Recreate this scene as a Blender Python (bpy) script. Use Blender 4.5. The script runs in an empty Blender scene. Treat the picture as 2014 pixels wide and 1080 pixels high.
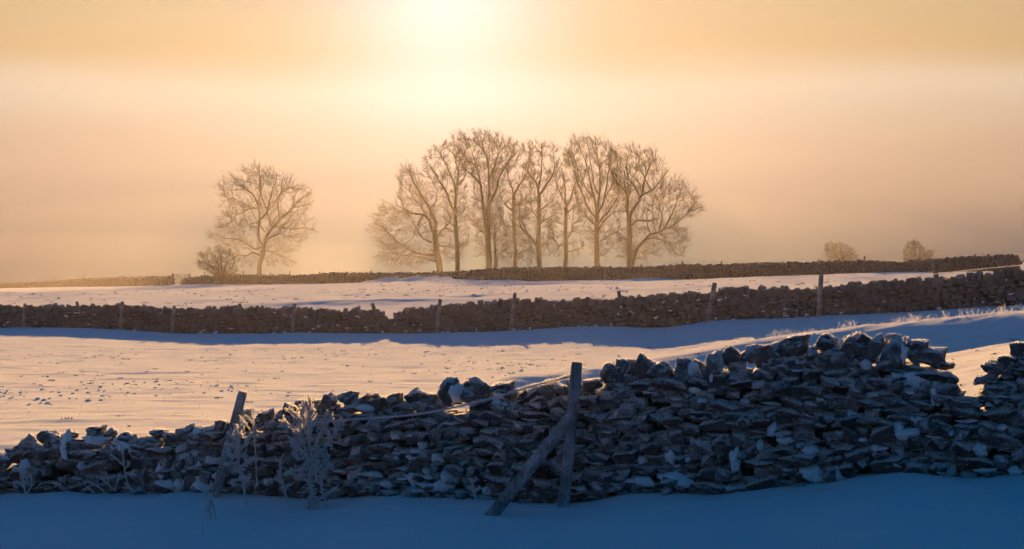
import bpy, bmesh, math, random
import numpy as np
from mathutils import Vector, noise as mnoise

random.seed(7)
rng = np.random.default_rng(11)
SC = bpy.context.scene
COL = SC.collection

# ------------------------------------------------------------------ camera, sky, sun, exposure
F = 3194.0                 # focal length in photograph pixels
CX, HY = 1007.0, 520.0     # principal column, horizon row
CAMZ = 2.5
cam_d = bpy.data.cameras.new('camera')
cam = bpy.data.objects.new('camera', cam_d)
COL.objects.link(cam)
cam.location = (0, 0, CAMZ)
cam.rotation_euler = (math.pi / 2, 0, 0)
cam_d.sensor_width = 36.0
cam_d.lens = 36.0 * F / 2014.0
cam_d.shift_y = -(540.0 - HY) / 2014.0
cam_d.clip_start = 0.1
cam_d.clip_end = 12000.0
SC.camera = cam

EXPOSURE = 1.7
SC.view_settings.view_transform = 'Standard'
try:
    SC.view_settings.look = 'None'
except Exception:
    pass
SC.view_settings.gamma = 1.0
SC.view_settings.use_curve_mapping = False
SC.view_settings.exposure = EXPOSURE
SC.render.engine = 'CYCLES'
SC.cycles.use_denoising = True
SC.cycles.use_adaptive_sampling = False
SC.cycles.max_bounces = 6
SC.cycles.diffuse_bounces = 3
SC.cycles.glossy_bounces = 2
SC.cycles.transmission_bounces = 2
SC.cycles.volume_bounces = 0
SC.cycles.sample_clamp_indirect = 4.0

SUN_ELEV = math.radians(9.15)
SUN_AZ = math.radians(-2.3)          # to the left of straight ahead (+Y)
SUNV = Vector((math.sin(SUN_AZ) * math.cos(SUN_ELEV), math.cos(SUN_AZ) * math.cos(SUN_ELEV), math.sin(SUN_ELEV)))
sun_d = bpy.data.lights.new('sun', 'SUN')
sun_d.energy = 5.0
sun_d.color = (1.0, 0.525, 0.165)
sun_d.angle = math.radians(0.7)
sun = bpy.data.objects.new('sun', sun_d)
sun.rotation_euler = (-SUNV).to_track_quat('-Z', 'Y').to_euler()
sun.location = (0, 0, 60)
COL.objects.link(sun)

HAZE_DENSITY = 0.000048
HAZE_COLOR = (0.88, 0.85, 1.0, 1)
HAZE_ANISO = 0.7


def build_world():
    w = bpy.data.worlds.new('World')
    SC.world = w
    w.use_nodes = True
    nt = w.node_tree
    nt.nodes.clear()
    N, L = nt.nodes.new, nt.links.new

    def math_n(op, a, b=None, c=None, clamp=False):
        n = N('ShaderNodeMath')
        n.operation = op
        n.use_clamp = clamp
        for i, v in enumerate((a, b, c)):
            if v is None:
                continue
            if isinstance(v, (int, float)):
                n.inputs[i].default_value = v
            else:
                L(v, n.inputs[i])
        return n.outputs[0]

    def ramp(fac, stops):
        n = N('ShaderNodeValToRGB')
        cr = n.color_ramp
        cr.interpolation = 'EASE' if False else 'LINEAR'
        cr.elements[0].position = stops[0][0]
        cr.elements[0].color = (*stops[0][1], 1)
        cr.elements[1].position = stops[-1][0]
        cr.elements[1].color = (*stops[-1][1], 1)
        for p, c in stops[1:-1]:
            e = cr.elements.new(p)
            e.color = (*c, 1)
        L(fac, n.inputs[0])
        return n.outputs[0]

    def mix(fac, a, b, mode='MIX'):
        n = N('ShaderNodeMix')
        n.data_type = 'RGBA'
        n.blend_type = mode
        n.clamp_factor = True
        if isinstance(fac, (int, float)):
            n.inputs[0].default_value = fac
        else:
            L(fac, n.inputs[0])
        for i, v in ((6, a), (7, b)):
            if isinstance(v, tuple):
                n.inputs[i].default_value = (*v, 1)
            else:
                L(v, n.inputs[i])
        return n.outputs[2]

    tc = N('ShaderNodeTexCoord')
    nrm = N('ShaderNodeVectorMath'); nrm.operation = 'NORMALIZE'
    L(tc.outputs['Generated'], nrm.inputs[0])
    d = nrm.outputs[0]
    sep = N('ShaderNodeSeparateXYZ'); L(d, sep.inputs[0])
    z = sep.outputs[2]
    # angle to the sun (radians)
    dot = N('ShaderNodeVectorMath'); dot.operation = 'DOT_PRODUCT'
    L(d, dot.inputs[0]); dot.inputs[1].default_value = SUNV
    ang = math_n('ARCCOSINE', math_n('MINIMUM', dot.outputs['Value'], 0.999999))
    # horizontal cosine to the sun's azimuth
    dh = N('ShaderNodeVectorMath'); dh.operation = 'DOT_PRODUCT'
    L(d, dh.inputs[0]); dh.inputs[1].default_value = (math.sin(SUN_AZ), math.cos(SUN_AZ), 0)
    side = math_n('MULTIPLY_ADD', dh.outputs['Value'], 0.5, 0.5, clamp=True)
    side = math_n('POWER', side, 3.5)
    # soft cloud-like unevenness of the mist
    ns = N('ShaderNodeTexNoise'); ns.inputs['Scale'].default_value = 3.0; ns.inputs['Detail'].default_value = 2.0
    mp = N('ShaderNodeMapping'); mp.inputs['Scale'].default_value = (1, 1, 6.0)
    L(d, mp.inputs[0]); L(mp.outputs[0], ns.inputs['Vector'])
    wob = math_n('MULTIPLY_ADD', ns.outputs[0], 0.03, -0.015)
    e = math_n('ADD', math_n('ADD', z, wob), 0.1)       # 0.1 = horizon
    sunside = ramp(e, WORLD_SUNSIDE)
    anti = ramp(e, WORLD_ANTI)
    base = mix(side, anti, sunside)
    # glow of the sun in the mist
    g1 = math_n('EXPONENT', math_n('MULTIPLY', math_n('POWER', math_n('DIVIDE', ang, GLOW1[0]), 2.0), -1.0))
    g2 = math_n('EXPONENT', math_n('MULTIPLY', math_n('DIVIDE', ang, GLOW2[0]), -1.0))

    low = N('ShaderNodeMapRange'); low.interpolation_type = 'SMOOTHSTEP'
    low.inputs['From Min'].default_value = -0.01; low.inputs['From Max'].default_value = 0.085; low.inputs['To Min'].default_value = 0.0
    L(math_n('ADD', z, wob), low.inputs['Value'])
    g2 = math_n('MULTIPLY', g2, low.outputs[0])

    def scaled(col, f):
        n = N('ShaderNodeVectorMath'); n.operation = 'SCALE'
        n.inputs[0].default_value = col
        L(f, n.inputs['Scale'])
        return n.outputs[0]

    def add(a, b):
        n = N('ShaderNodeVectorMath'); n.operation = 'ADD'
        L(a, n.inputs[0]); L(b, n.inputs[1])
        return n.outputs[0]
    tot = add(add(base, scaled(GLOW1[1], g1)), scaled(GLOW2[1], g2))
    # light band where the mist layer ends
    bz = math_n('DIVIDE', math_n('SUBTRACT', e, 0.1 + BAND[0]), BAND[1])
    band = math_n('EXPONENT', math_n('MULTIPLY', math_n('POWER', math_n('ABSOLUTE', bz), 2.0), -1.0))
    band = math_n('MULTIPLY', band, side)
    tot = add(tot, scaled(BAND[2], band))
    # clear air above, from the sky model
    sky = N('ShaderNodeTexSky')
    sky.sky_type = 'NISHITA'
    sky.sun_disc = False
    sky.sun_elevation = SUN_ELEV
    sky.sun_rotation = SUN_AZ
    sky.air_density = 1.0
    sky.dust_density = 0.6
    sky.ozone_density = 3.0
    tint = mix(1.0, sky.outputs[0], SKY_TINT, 'MULTIPLY')
    bg1 = N('ShaderNodeBackground'); L(tint, bg1.inputs[0]); bg1.inputs[1].default_value = 0.05
    bg2 = N('ShaderNodeBackground'); L(tot, bg2.inputs[0]); bg2.inputs[1].default_value = 2.0 ** -EXPOSURE
    ad = N('ShaderNodeAddShader'); L(bg1.outputs[0], ad.inputs[0]); L(bg2.outputs[0], ad.inputs[1])
    out = N('ShaderNodeOutputWorld'); L(ad.outputs[0], out.inputs[0])
    w.cycles.sampling_method = 'MANUAL'
    w.cycles.sample_map_resolution = 1024


# positions are sin(elevation)+0.1; colours are radiances as displayed
WORLD_SUNSIDE = [(0.0, (.05, .035, .04)), (0.10, (.10, .05, .055)), (0.142, (.42, .235, .12)), (0.1745, (.54, .34, .17)),
                 (0.1955, (.62, .44, .245)), (0.21, (.65, .45, .23)), (0.228, (.62, .38, .105)), (0.255, (.60, .395, .13)), (0.30, (.34, .28, .18)),
                 (0.38, (.05, .11, .20)), (0.60, (.004, .08, .21)), (1.0, (.002, .062, .185))]
WORLD_ANTI = [(0.0, (.01, .045, .09)), (0.10, (.016, .078, .15)), (0.25, (.010, .085, .19)), (0.55, (.002, .073, .178)), (1.0, (.0, .068, .182))]
GLOW1 = (0.062, (0.30, 0.27, 0.42))
GLOW2 = (0.22, (0.42, 0.235, 0.155))
BAND = (0.105, 0.009, (.05, .05, .045))
SKY_TINT = (0.004, 0.025, 0.06)
build_world()

# ------------------------------------------------------------------ helpers


def P(px, py, d):
    """point seen at photograph pixel (px, py) at distance d ahead"""
    return np.array(((px - CX) / F * d, d, CAMZ - (py - HY) / F * d))


def interp(tab):
    xs = np.array([t[0] for t in tab], float)
    ys = np.array([t[1] for t in tab], float)
    return lambda x: np.interp(x, xs, ys)


def hash2(ix, iy, seed):
    h = (ix.astype(np.int64) * 374761393 + iy.astype(np.int64) * 668265263 + seed * 1442695041) & 0xffffffff
    h = ((h ^ (h >> 13)) * 1274126177) & 0xffffffff
    return ((h ^ (h >> 16)) & 0xffff) / 65535.0


def vnoise(x, y, seed=0):
    x = np.asarray(x, float); y = np.asarray(y, float)
    ix = np.floor(x); iy = np.floor(y)
    fx = x - ix; fy = y - iy
    fx = fx * fx * fx * (fx * (fx * 6 - 15) + 10); fy = fy * fy * fy * (fy * (fy * 6 - 15) + 10)
    a = hash2(ix, iy, seed); b = hash2(ix + 1, iy, seed)
    c = hash2(ix, iy + 1, seed); d_ = hash2(ix + 1, iy + 1, seed)
    return (a * (1 - fx) + b * fx) * (1 - fy) + (c * (1 - fx) + d_ * fx) * fy - 0.5


def fbm(x, y, seed=0, oct=3):
    s = 0; a = 1.0
    for k in range(oct):
        s = s + a * vnoise(x * 2 ** k + 13.7 * k, y * 2 ** k - 7.1 * k, seed + k)
        a *= 0.5
    return s


def mesh_np(name, V, faces_list, smooth=False):
    """faces_list: list of int arrays (M,3) or (M,4)"""
    me = bpy.data.meshes.new(name)
    V = np.ascontiguousarray(V, dtype=np.float32)
    faces_list = [np.asarray(f, dtype=np.int32) for f in faces_list if len(f)]
    nl = sum(f.size for f in faces_list)
    npoly = sum(len(f) for f in faces_list)
    me.vertices.add(len(V)); me.vertices.foreach_set('co', V.ravel())
    me.loops.add(nl); me.loops.foreach_set('vertex_index', np.concatenate([f.ravel() for f in faces_list]))
    me.polygons.add(npoly)
    tot = np.concatenate([np.full(len(f), f.shape[1], np.int32) for f in faces_list])
    st = np.concatenate(([0], np.cumsum(tot)[:-1])).astype(np.int32)
    me.polygons.foreach_set('loop_start', st)
    me.polygons.foreach_set('loop_total', tot)
    me.polygons.foreach_set('use_smooth', np.full(npoly, bool(smooth)))
    me.update(calc_edges=True)
    return me


def link(name, data, mat=None, parent=None, **props):
    o = bpy.data.objects.new(name, data)
    COL.objects.link(o)
    if mat is not None and data is not None and not data.materials:
        data.materials.append(mat)
    if parent is not None:
        o.parent = parent
    for k, v in props.items():
        o[k] = v
    return o


def empty(name, loc, label, cat, group=None):
    o = bpy.data.objects.new(name, None)
    COL.objects.link(o)
    o.empty_display_size = 0.2
    o.location = loc
    o['label'] = label; o['category'] = cat
    if group:
        o['group'] = group
    return o


class MB:
    """collects shapes in numpy"""
    def __init__(s):
        s.V = []; s.T = []; s.Q = []; s.n = 0

    def add(s, V, tris=None, quads=None):
        V = np.asarray(V, float)
        s.V.append(V)
        if tris is not None and len(tris): s.T.append(np.asarray(tris) + s.n)
        if quads is not None and len(quads): s.Q.append(np.asarray(quads) + s.n)
        s.n += len(V)

    def tubes(s, pts, rad, k=3):
        """pts (B,n,3), rad (B,n)"""
        pts = np.asarray(pts, float); rad = np.asarray(rad, float)
        if pts.ndim == 2: pts = pts[None]; rad = rad[None]
        B, n, _ = pts.shape
        t = np.gradient(pts, axis=1)
        t /= np.linalg.norm(t, axis=2, keepdims=True) + 1e-9
        ref = np.where(np.abs(t[:, :1, 1:2]) > 0.8, np.array([1.0, 0, 0]), np.array([0, 1.0, 0]))
        u = np.cross(t, np.broadcast_to(ref, t.shape)); u /= np.linalg.norm(u, axis=2, keepdims=True) + 1e-9
        v = np.cross(t, u)
        a = np.arange(k) * 2 * math.pi / k
        ring = pts[:, :, None] + rad[:, :, None, None] * (np.cos(a)[None, None, :, None] * u[:, :, None] + np.sin(a)[None, None, :, None] * v[:, :, None])
        V = ring.reshape(-1, 3)
        idx = np.arange(B * n * k).reshape(B, n, k)
        q = np.stack([idx[:, :-1], np.roll(idx, -1, 2)[:, :-1], np.roll(idx, -1, 2)[:, 1:], idx[:, 1:]], -1).reshape(-1, 4)
        s.add(V, quads=q)

    def cap(s, centre, ring):
        c = np.asarray(centre, float)[None]; r = np.asarray(ring, float); k = len(r)
        s.add(np.vstack([c, r]), tris=[(0, i + 1, (i + 1) % k + 1) for i in range(k)])

    def empty(s): return s.n == 0

    def mesh(s, name, smooth=False):
        fl = []
        if s.T: fl.append(np.concatenate(s.T))
        if s.Q: fl.append(np.concatenate(s.Q))
        return mesh_np(name, np.concatenate(s.V), fl, smooth)


def catmull(pts, n):
    p = np.asarray(pts, float)
    m = len(p)
    if m == 2:
        t = np.linspace(0, 1, n)[:, None]
        return p[0] * (1 - t) + p[1] * t
    ext = np.vstack([2 * p[0] - p[1], p, 2 * p[-1] - p[-2]])
    out = []
    for u in np.linspace(0, m - 1 - 1e-6, n):
        i = int(u); f = u - i
        a, b, c, d = ext[i], ext[i + 1], ext[i + 2], ext[i + 3]
        out.append(0.5 * ((2 * b) + (-a + c) * f + (2 * a - 5 * b + 4 * c - d) * f * f + (-a + 3 * b - 3 * c + d) * f ** 3))
    return np.array(out)


# ------------------------------------------------------------------ materials
def nodes_of(name):
    m = bpy.data.materials.new(name)
    m.use_nodes = True
    nt = m.node_tree
    b = nt.nodes.get('Principled BSDF')
    return m, nt, b


def mat_snow():
    m, nt, b = nodes_of('snow')
    N, L = nt.nodes.new, nt.links.new
    tc = N('ShaderNodeTexCoord')
    mp = N('ShaderNodeMapping'); mp.inputs['Scale'].default_value = (0.5, 2.2, 1.0)
    L(tc.outputs['Object'], mp.inputs[0])
    n1 = N('ShaderNodeTexNoise'); n1.inputs['Scale'].default_value = 2.2; n1.inputs['Detail'].default_value = 6; n1.inputs['Roughness'].default_value = 0.62
    L(mp.outputs[0], n1.inputs['Vector'])
    n2 = N('ShaderNodeTexNoise'); n2.inputs['Scale'].default_value = 22; n2.inputs['Detail'].default_value = 5; n2.inputs['Roughness'].default_value = 0.7
    L(mp.outputs[0], n2.inputs['Vector'])
    b1 = N('ShaderNodeBump'); b1.inputs['Strength'].default_value = 0.55; b1.inputs['Distance'].default_value = 0.035
    L(n1.outputs[0], b1.inputs['Height'])
    b2 = N('ShaderNodeBump'); b2.inputs['Strength'].default_value = 0.9; b2.inputs['Distance'].default_value = 0.02
    L(n2.outputs[0], b2.inputs['Height']); L(b1.outputs[0], b2.inputs['Normal'])
    L(b2.outputs[0], b.inputs['Normal'])
    r = N('ShaderNodeValToRGB')
    r.color_ramp.elements[0].color = (.76, .81, .86, 1); r.color_ramp.elements[1].color = (.85, .89, .93, 1)
    L(n1.outputs[0], r.inputs[0]); L(r.outputs[0], b.inputs['Base Color'])
    b.inputs['Roughness'].default_value = 0.75
    b.inputs['Specular IOR Level'].default_value = 0.0
    return m


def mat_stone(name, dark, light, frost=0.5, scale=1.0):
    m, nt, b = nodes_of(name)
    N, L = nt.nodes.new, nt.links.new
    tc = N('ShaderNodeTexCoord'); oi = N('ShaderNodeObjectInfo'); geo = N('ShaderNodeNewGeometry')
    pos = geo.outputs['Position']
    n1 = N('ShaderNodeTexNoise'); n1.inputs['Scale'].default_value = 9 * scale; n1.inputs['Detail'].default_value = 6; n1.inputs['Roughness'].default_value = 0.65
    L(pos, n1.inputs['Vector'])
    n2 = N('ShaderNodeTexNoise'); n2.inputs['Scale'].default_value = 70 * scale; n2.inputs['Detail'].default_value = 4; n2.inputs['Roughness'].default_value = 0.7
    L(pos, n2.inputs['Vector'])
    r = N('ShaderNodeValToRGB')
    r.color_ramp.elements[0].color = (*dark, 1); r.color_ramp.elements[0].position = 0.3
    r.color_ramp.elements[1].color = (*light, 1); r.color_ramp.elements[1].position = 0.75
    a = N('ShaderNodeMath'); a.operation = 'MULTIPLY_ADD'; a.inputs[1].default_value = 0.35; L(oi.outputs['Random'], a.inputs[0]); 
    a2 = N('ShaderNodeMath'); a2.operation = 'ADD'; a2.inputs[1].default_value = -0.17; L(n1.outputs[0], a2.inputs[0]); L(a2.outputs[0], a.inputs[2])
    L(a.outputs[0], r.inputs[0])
    # rime: on faces that look up, along edges, in granules
    sn = N('ShaderNodeSeparateXYZ'); L(geo.outputs['Normal'], sn.inputs[0])
    up = N('ShaderNodeMapRange'); up.inputs['From Min'].default_value = -0.1; up.inputs['From Max'].default_value = 1.0
    L(sn.outputs[2], up.inputs['Value'])
    pt = N('ShaderNodeMapRange'); pt.inputs['From Min'].default_value = 0.5; pt.inputs['From Max'].default_value = 0.62
    L(geo.outputs['Pointiness'], pt.inputs['Value'])
    s1 = N('ShaderNodeMath'); s1.operation = 'MULTIPLY_ADD'; s1.inputs[1].default_value = 0.6; L(pt.outputs[0], s1.inputs[0])
    u2 = N('ShaderNodeMath'); u2.operation = 'MULTIPLY'; u2.inputs[1].default_value = 1.08; L(up.outputs[0], u2.inputs[0]); L(u2.outputs[0], s1.inputs[2])
    g = N('ShaderNodeMath'); g.operation = 'MULTIPLY_ADD'; g.inputs[1].default_value = 1.5; g.inputs[2].default_value = -0.75
    L(n2.outputs[0], g.inputs[0])
    s2 = N('ShaderNodeMath'); s2.operation = 'ADD'; L(s1.outputs[0], s2.inputs[0]); L(g.outputs[0], s2.inputs[1])
    fm = N('ShaderNodeMapRange'); fm.inputs['From Min'].default_value = 0.35; fm.inputs['From Max'].default_value = 1.25
    fm.inputs['To Max'].default_value = frost
    L(s2.outputs[0], fm.inputs['Value'])
    mx = N('ShaderNodeMix'); mx.data_type = 'RGBA'; L(fm.outputs[0], mx.inputs[0]); L(r.outputs[0], mx.inputs[6]); mx.inputs[7].default_value = (.78, .82, .86, 1)
    L(mx.outputs[2], b.inputs['Base Color'])
    bp = N('ShaderNodeBump'); bp.inputs['Strength'].default_value = 0.7; bp.inputs['Distance'].default_value = 0.02
    ad = N('ShaderNodeMath'); ad.operation = 'MULTIPLY_ADD'; ad.inputs[1].default_value = 0.35; L(n2.outputs[0], ad.inputs[0]); L(n1.outputs[0], ad.inputs[2])
    L(ad.outputs[0], bp.inputs['Height']); L(bp.outputs[0], b.inputs['Normal'])
    b.inputs['Roughness'].default_value = 0.9
    b.inputs['Specular IOR Level'].default_value = 0.15
    return m


def mat_wood(name, dark, light, frost):
    m, nt, b = nodes_of(name)
    N, L = nt.nodes.new, nt.links.new
    tc = N('ShaderNodeTexCoord'); geo = N('ShaderNodeNewGeometry')
    mp = N('ShaderNodeMapping'); mp.inputs['Scale'].default_value = (30, 30, 1.5)
    L(tc.outputs['Object'], mp.inputs[0])
    n1 = N('ShaderNodeTexNoise'); n1.inputs['Scale'].default_value = 1.5; n1.inputs['Detail'].default_value = 5; L(mp.outputs[0], n1.inputs['Vector'])
    r = N('ShaderNodeValToRGB'); r.color_ramp.elements[0].color = (*dark, 1); r.color_ramp.elements[0].position = 0.3
    r.color_ramp.elements[1].color = (*light, 1); r.color_ramp.elements[1].position = 0.7
    L(n1.outputs[0], r.inputs[0])
    n2 = N('ShaderNodeTexNoise'); n2.inputs['Scale'].default_value = 90; n2.inputs['Detail'].default_value = 3; L(tc.outputs['Object'], n2.inputs['Vector'])
    n3 = N('ShaderNodeTexNoise'); n3.inputs['Scale'].default_value = 5; L(tc.outputs['Object'], n3.inputs['Vector'])
    q = N('ShaderNodeMath'); q.operation = 'ADD'; L(n2.outputs[0], q.inputs[0]); L(n3.outputs[0], q.inputs[1])
    fm = N('ShaderNodeMapRange'); fm.inputs['From Min'].default_value = 0.85; fm.inputs['From Max'].default_value = 1.25; fm.inputs['To Max'].default_value = frost
    L(q.outputs[0], fm.inputs['Value'])
    mx = N('ShaderNodeMix'); mx.data_type = 'RGBA'; L(fm.outputs[0], mx.inputs[0]); L(r.outputs[0], mx.inputs[6]); mx.inputs[7].default_value = (.76, .8, .85, 1)
    L(mx.outputs[2], b.inputs['Base Color'])
    bp = N('ShaderNodeBump'); bp.inputs['Strength'].default_value = 0.6; bp.inputs['Distance'].default_value = 0.01
    L(n1.outputs[0], bp.inputs['Height']); L(bp.outputs[0], b.inputs['Normal'])
    b.inputs['Roughness'].default_value = 0.85
    b.inputs['Specular IOR Level'].default_value = 0.2
    return m


def mat_bark(name, c1, c2):
    m, nt, b = nodes_of(name)
    N, L = nt.nodes.new, nt.links.new
    geo = N('ShaderNodeNewGeometry')
    n1 = N('ShaderNodeTexNoise'); n1.inputs['Scale'].default_value = 2.5; n1.inputs['Detail'].default_value = 5
    L(geo.outputs['Position'], n1.inputs['Vector'])
    r = N('ShaderNodeValToRGB'); r.color_ramp.elements[0].color = (*c1, 1); r.color_ramp.elements[1].color = (*c2, 1)
    L(n1.outputs[0], r.inputs[0]); L(r.outputs[0], b.inputs['Base Color'])
    b.inputs['Roughness'].default_value = 0.9
    b.inputs['Specular IOR Level'].default_value = 0.1
    return m


def mat_frost(name, col=(.85, .88, .92), transl=0.45):
    m, nt, b = nodes_of(name)
    N, L = nt.nodes.new, nt.links.new
    geo = N('ShaderNodeNewGeometry')
    n1 = N('ShaderNodeTexNoise'); n1.inputs['Scale'].default_value = 25; L(geo.outputs['Position'], n1.inputs['Vector'])
    r = N('ShaderNodeValToRGB'); r.color_ramp.elements[0].color = (*[c * .85 for c in col], 1); r.color_ramp.elements[1].color = (*col, 1)
    L(n1.outputs[0], r.inputs[0])
    d = N('ShaderNodeBsdfDiffuse'); t = N('ShaderNodeBsdfTranslucent'); mx = N('ShaderNodeMixShader')
    L(r.outputs[0], d.inputs[0]); L(r.outputs[0], t.inputs[0])
    mx.inputs[0].default_value = transl
    L(d.outputs[0], mx.inputs[1]); L(t.outputs[0], mx.inputs[2])
    L(mx.outputs[0], nt.nodes['Material Output'].inputs[0])
    return m


M_SNOW = mat_snow()
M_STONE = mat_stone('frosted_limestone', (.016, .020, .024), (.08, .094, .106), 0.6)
M_COPE = mat_stone('rimed_coping', (.04, .047, .053), (.15, .17, .185), 0.85)
M_STONE2 = mat_stone('far_limestone', (.010, .014, .018), (.06, .075, .09), 0.25, 0.5)
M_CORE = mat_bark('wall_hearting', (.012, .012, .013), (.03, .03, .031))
M_WOOD = mat_wood('weathered_wood', (.05, .062, .07), (.17, .20, .22), 0.5)
M_WOOD2 = mat_wood('old_post_wood', (.05, .045, .04), (.12, .11, .10), 0.2)
M_WOOD3 = mat_wood('rimed_post_wood', (.07, .075, .08), (.2, .21, .22), 0.45)
M_BARK = mat_bark('bark', (.05, .042, .034), (.12, .10, .08))
M_FROST = mat_frost('rime_frost', (.92, .94, .96), .5)
M_SNOWBLOB = mat_frost('snow_in_crevice', (.88, .9, .93), 0.15)
M_STEM = mat_bark('dry_stem', (.10, .075, .05), (.22, .17, .12))
M_GRASS = mat_bark('dead_grass', (.10, .075, .045), (.26, .20, .13))
M_WIRE = mat_bark('galvanised_wire', (.12, .12, .12), (.25, .25, .25))
M_METAL = mat_bark('gate_metal', (.10, .10, .10), (.22, .21, .20))

# ------------------------------------------------------------------ layout tables (photograph pixel columns -> values)
W1D = interp([(-300, 19.6), (0, 19), (450, 18), (1110, 16.4), (2014, 15), (2400, 14.5)])
W1BASE = interp([(-300, 985), (0, 977), (100, 975), (200, 968), (300, 968), (380, 970), (430, 975), (500, 978), (560, 985), (600, 988), (650, 978),
                 (740, 975), (830, 975), (900, 980), (960, 992), (1020, 994), (1108, 998), (1200, 987), (1300, 976), (1400, 968), (1500, 960),
                 (1600, 950), (1700, 941), (1800, 936), (1900, 942), (2014, 945), (2400, 950)])
W1BODY = interp([(-300, 930), (0, 915), (60, 892), (130, 882), (200, 876), (260, 884), (300, 872), (400, 864), (440, 850), (520, 838), (600, 835), (650, 815),
                 (700, 815), (760, 815), (830, 805), (880, 800), (960, 795), (1060, 790), (1100, 785), (1185, 785), (1200, 755), (1300, 755),
                 (1400, 742), (1480, 730), (1600, 712), (1700, 705), (1780, 715), (1830, 730), (1858, 745), (1875, 770), (1890, 790), (1928, 795),
                 (1936, 745), (1975, 725), (2014, 718), (2200, 690), (2400, 690)])
W2D = interp([(-300, 82), (0, 80), (600, 76), (1000, 72), (1400, 66), (1700, 61), (2014, 55), (2400, 50)])
W2BASE = interp([(-300, 645), (0, 645), (200, 647), (340, 655), (578, 656), (750, 653), (863, 655), (1010, 650), (1200, 641), (1400, 633), (1500, 628),
                 (1613, 623), (1700, 619), (1850, 612), (2014, 602), (2400, 590)])
W2TOP = interp([(-300, 603), (0, 605), (100, 604), (240, 604), (340, 610), (450, 609), (580, 609), (650, 614), (700, 611), (752, 613), (760, 627), (774, 628), (784, 615),
                (863, 604), (950, 599), (1010, 594), (1100, 594), (1200, 592), (1260, 586), (1300, 581), (1345, 580), (1400, 578), (1450, 570), (1500, 570), (1600, 571), (1640, 568), (1700, 560), (1800, 556),
                (1850, 552), (1900, 547), (1950, 540), (2014, 533), (2400, 520)])
W3D = interp([(800, 207), (890, 200), (1100, 185), (1400, 165), (1700, 148), (2010, 135)])
W3BASE = interp([(800, 549), (890, 550), (1000, 552), (1200, 552), (1400, 549), (1600, 546), (1700, 542), (1850, 540), (2010, 533)])
W3TOP = interp([(800, 540), (890, 535), (950, 531), (1000, 528), (1100, 527), (1200, 527), (1300, 525), (1350, 521), (1400, 522), (1500, 519), (1600, 517),
                (1700, 514), (1750, 517), (1800, 515), (1850, 511), (1900, 506), (2010, 503)])
W4D = interp([(352, 275), (600, 245), (760, 222), (900, 206)])
W4BASE = interp([(352, 560), (600, 558), (760, 555), (900, 551)])
W4TOP = interp([(352, 556), (362, 549), (378, 545), (400, 543), (440, 545), (450, 541), (600, 542), (650, 538), (740, 538), (900, 536)])
W5D = interp([(-300, 450), (-60, 428), (0, 415), (160, 365), (342, 298)])
W5BASE = interp([(-300, 572), (-60, 568), (0, 567), (160, 564), (342, 561)])
W5TOP = interp([(-300, 566), (-60, 561), (0, 558), (100, 554), (160, 549), (250, 546), (335, 544), (342, 546)])


# ------------------------------------------------------------------ terrain
def terrain_controls():
    pts = []   # (X, Y, Z)

    def z(px, d, zz): pts.append(((px - CX) / F * d, d, CAMZ + zz))

    def y(px, py, d): pts.append(tuple(P(px, py, d)))
    for x, zz in ((0, -2.80), (500, -2.76), (1000, -2.54), (1500, -2.28), (2014, -2.08)): z(x, 13.5, zz)
    for x, zz in ((-400, -2.6), (1000, -2.35), (2400, -2.0)): z(x, 8, zz)
    for x, zz in ((-400, -2.2), (1000, -2.0), (2400, -1.8)): z(x, 2, zz)
    for x in (-300, 0, 200, 400, 500, 600, 740, 900, 1000, 1108, 1200, 1300, 1500, 1700, 1800, 1900, 2014, 2300): y(x, float(W1BASE(x)), float(W1D(x)))
    for x, zz in ((-300, -2.75), (0, -2.70), (500, -2.66), (1000, -2.78), (1500, -2.5), (1910, -2.07), (2014, -1.9), (2400, -1.7)): z(x, 24, zz)
    for x, zz in ((-300, -2.8), (0, -2.78), (500, -2.78), (800, -2.82), (1000, -2.88), (1500, -2.45), (1900, -1.88), (2014, -1.70), (2400, -1.5)): z(x, 33, zz)
    for x, zz in ((-300, -3.0), (0, -2.98), (500, -2.98), (1000, -2.95), (1500, -2.55), (2014, -1.72), (2400, -1.4)): z(x, 46, zz)
    for x, py in ((-300, 681), (0, 681), (300, 689), (600, 689), (1000, 680), (1300, 668), (1600, 651), (2014, 622), (2400, 595)): y(x, py, 63 - max(0, x - 1400) / 614 * 13)
    for x in (-300, 0, 200, 340, 600, 863, 1010, 1200, 1400, 1613, 1850, 2014, 2400): y(x, float(W2BASE(x)), float(W2D(x)))
    for x, py, d in ((-300, 592, 112), (200, 591, 110), (600, 583, 115), (1000, 573, 115), (1500, 557, 108), (1900, 546, 95), (2300, 530, 90)): y(x, py, d)
    for x in (890, 1000, 1100, 1200, 1400, 1600, 1700, 1850, 2010): y(x, float(W3BASE(x)), float(W3D(x)))
    for x in (352, 480, 600, 760): y(x, float(W4BASE(x)), float(W4D(x)))
    for x in (-60, 0, 160, 342): y(x, float(W5BASE(x)), float(W5D(x)))
    for x, py, d in ((-300, 583, 190), (0, 581, 195), (300, 573, 190), (600, 566, 180), (-500, 570, 400), (2300, 528, 128)): y(x, py, d)
    for x, zz in ((-300, -5.5), (500, -3.0), (900, -1.9), (1100, -1.5), (1400, -0.7), (1800, -0.1), (2100, .3), (2500, .6)): z(x, 300, zz)
    for x, zz in ((-300, -9), (1000, -5), (2300, -2)): z(x, 520, zz)
    for x, zz in ((-300, -12), (1000, -11), (2300, -10)): z(x, 950, zz)
    for x in (-300, 1000, 2300): z(x, 2500, -12)
    return np.array(pts)


def warp(X, Y):
    Yc = np.clip(Y, -4, 2500)
    a = np.clip(X / (Yc + 9.0), -0.55, 0.55) * 4.0
    return a, np.log(Yc + 9.0)


_C = terrain_controls()
_ca, _cb = warp(_C[:, 0], _C[:, 1])


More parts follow.
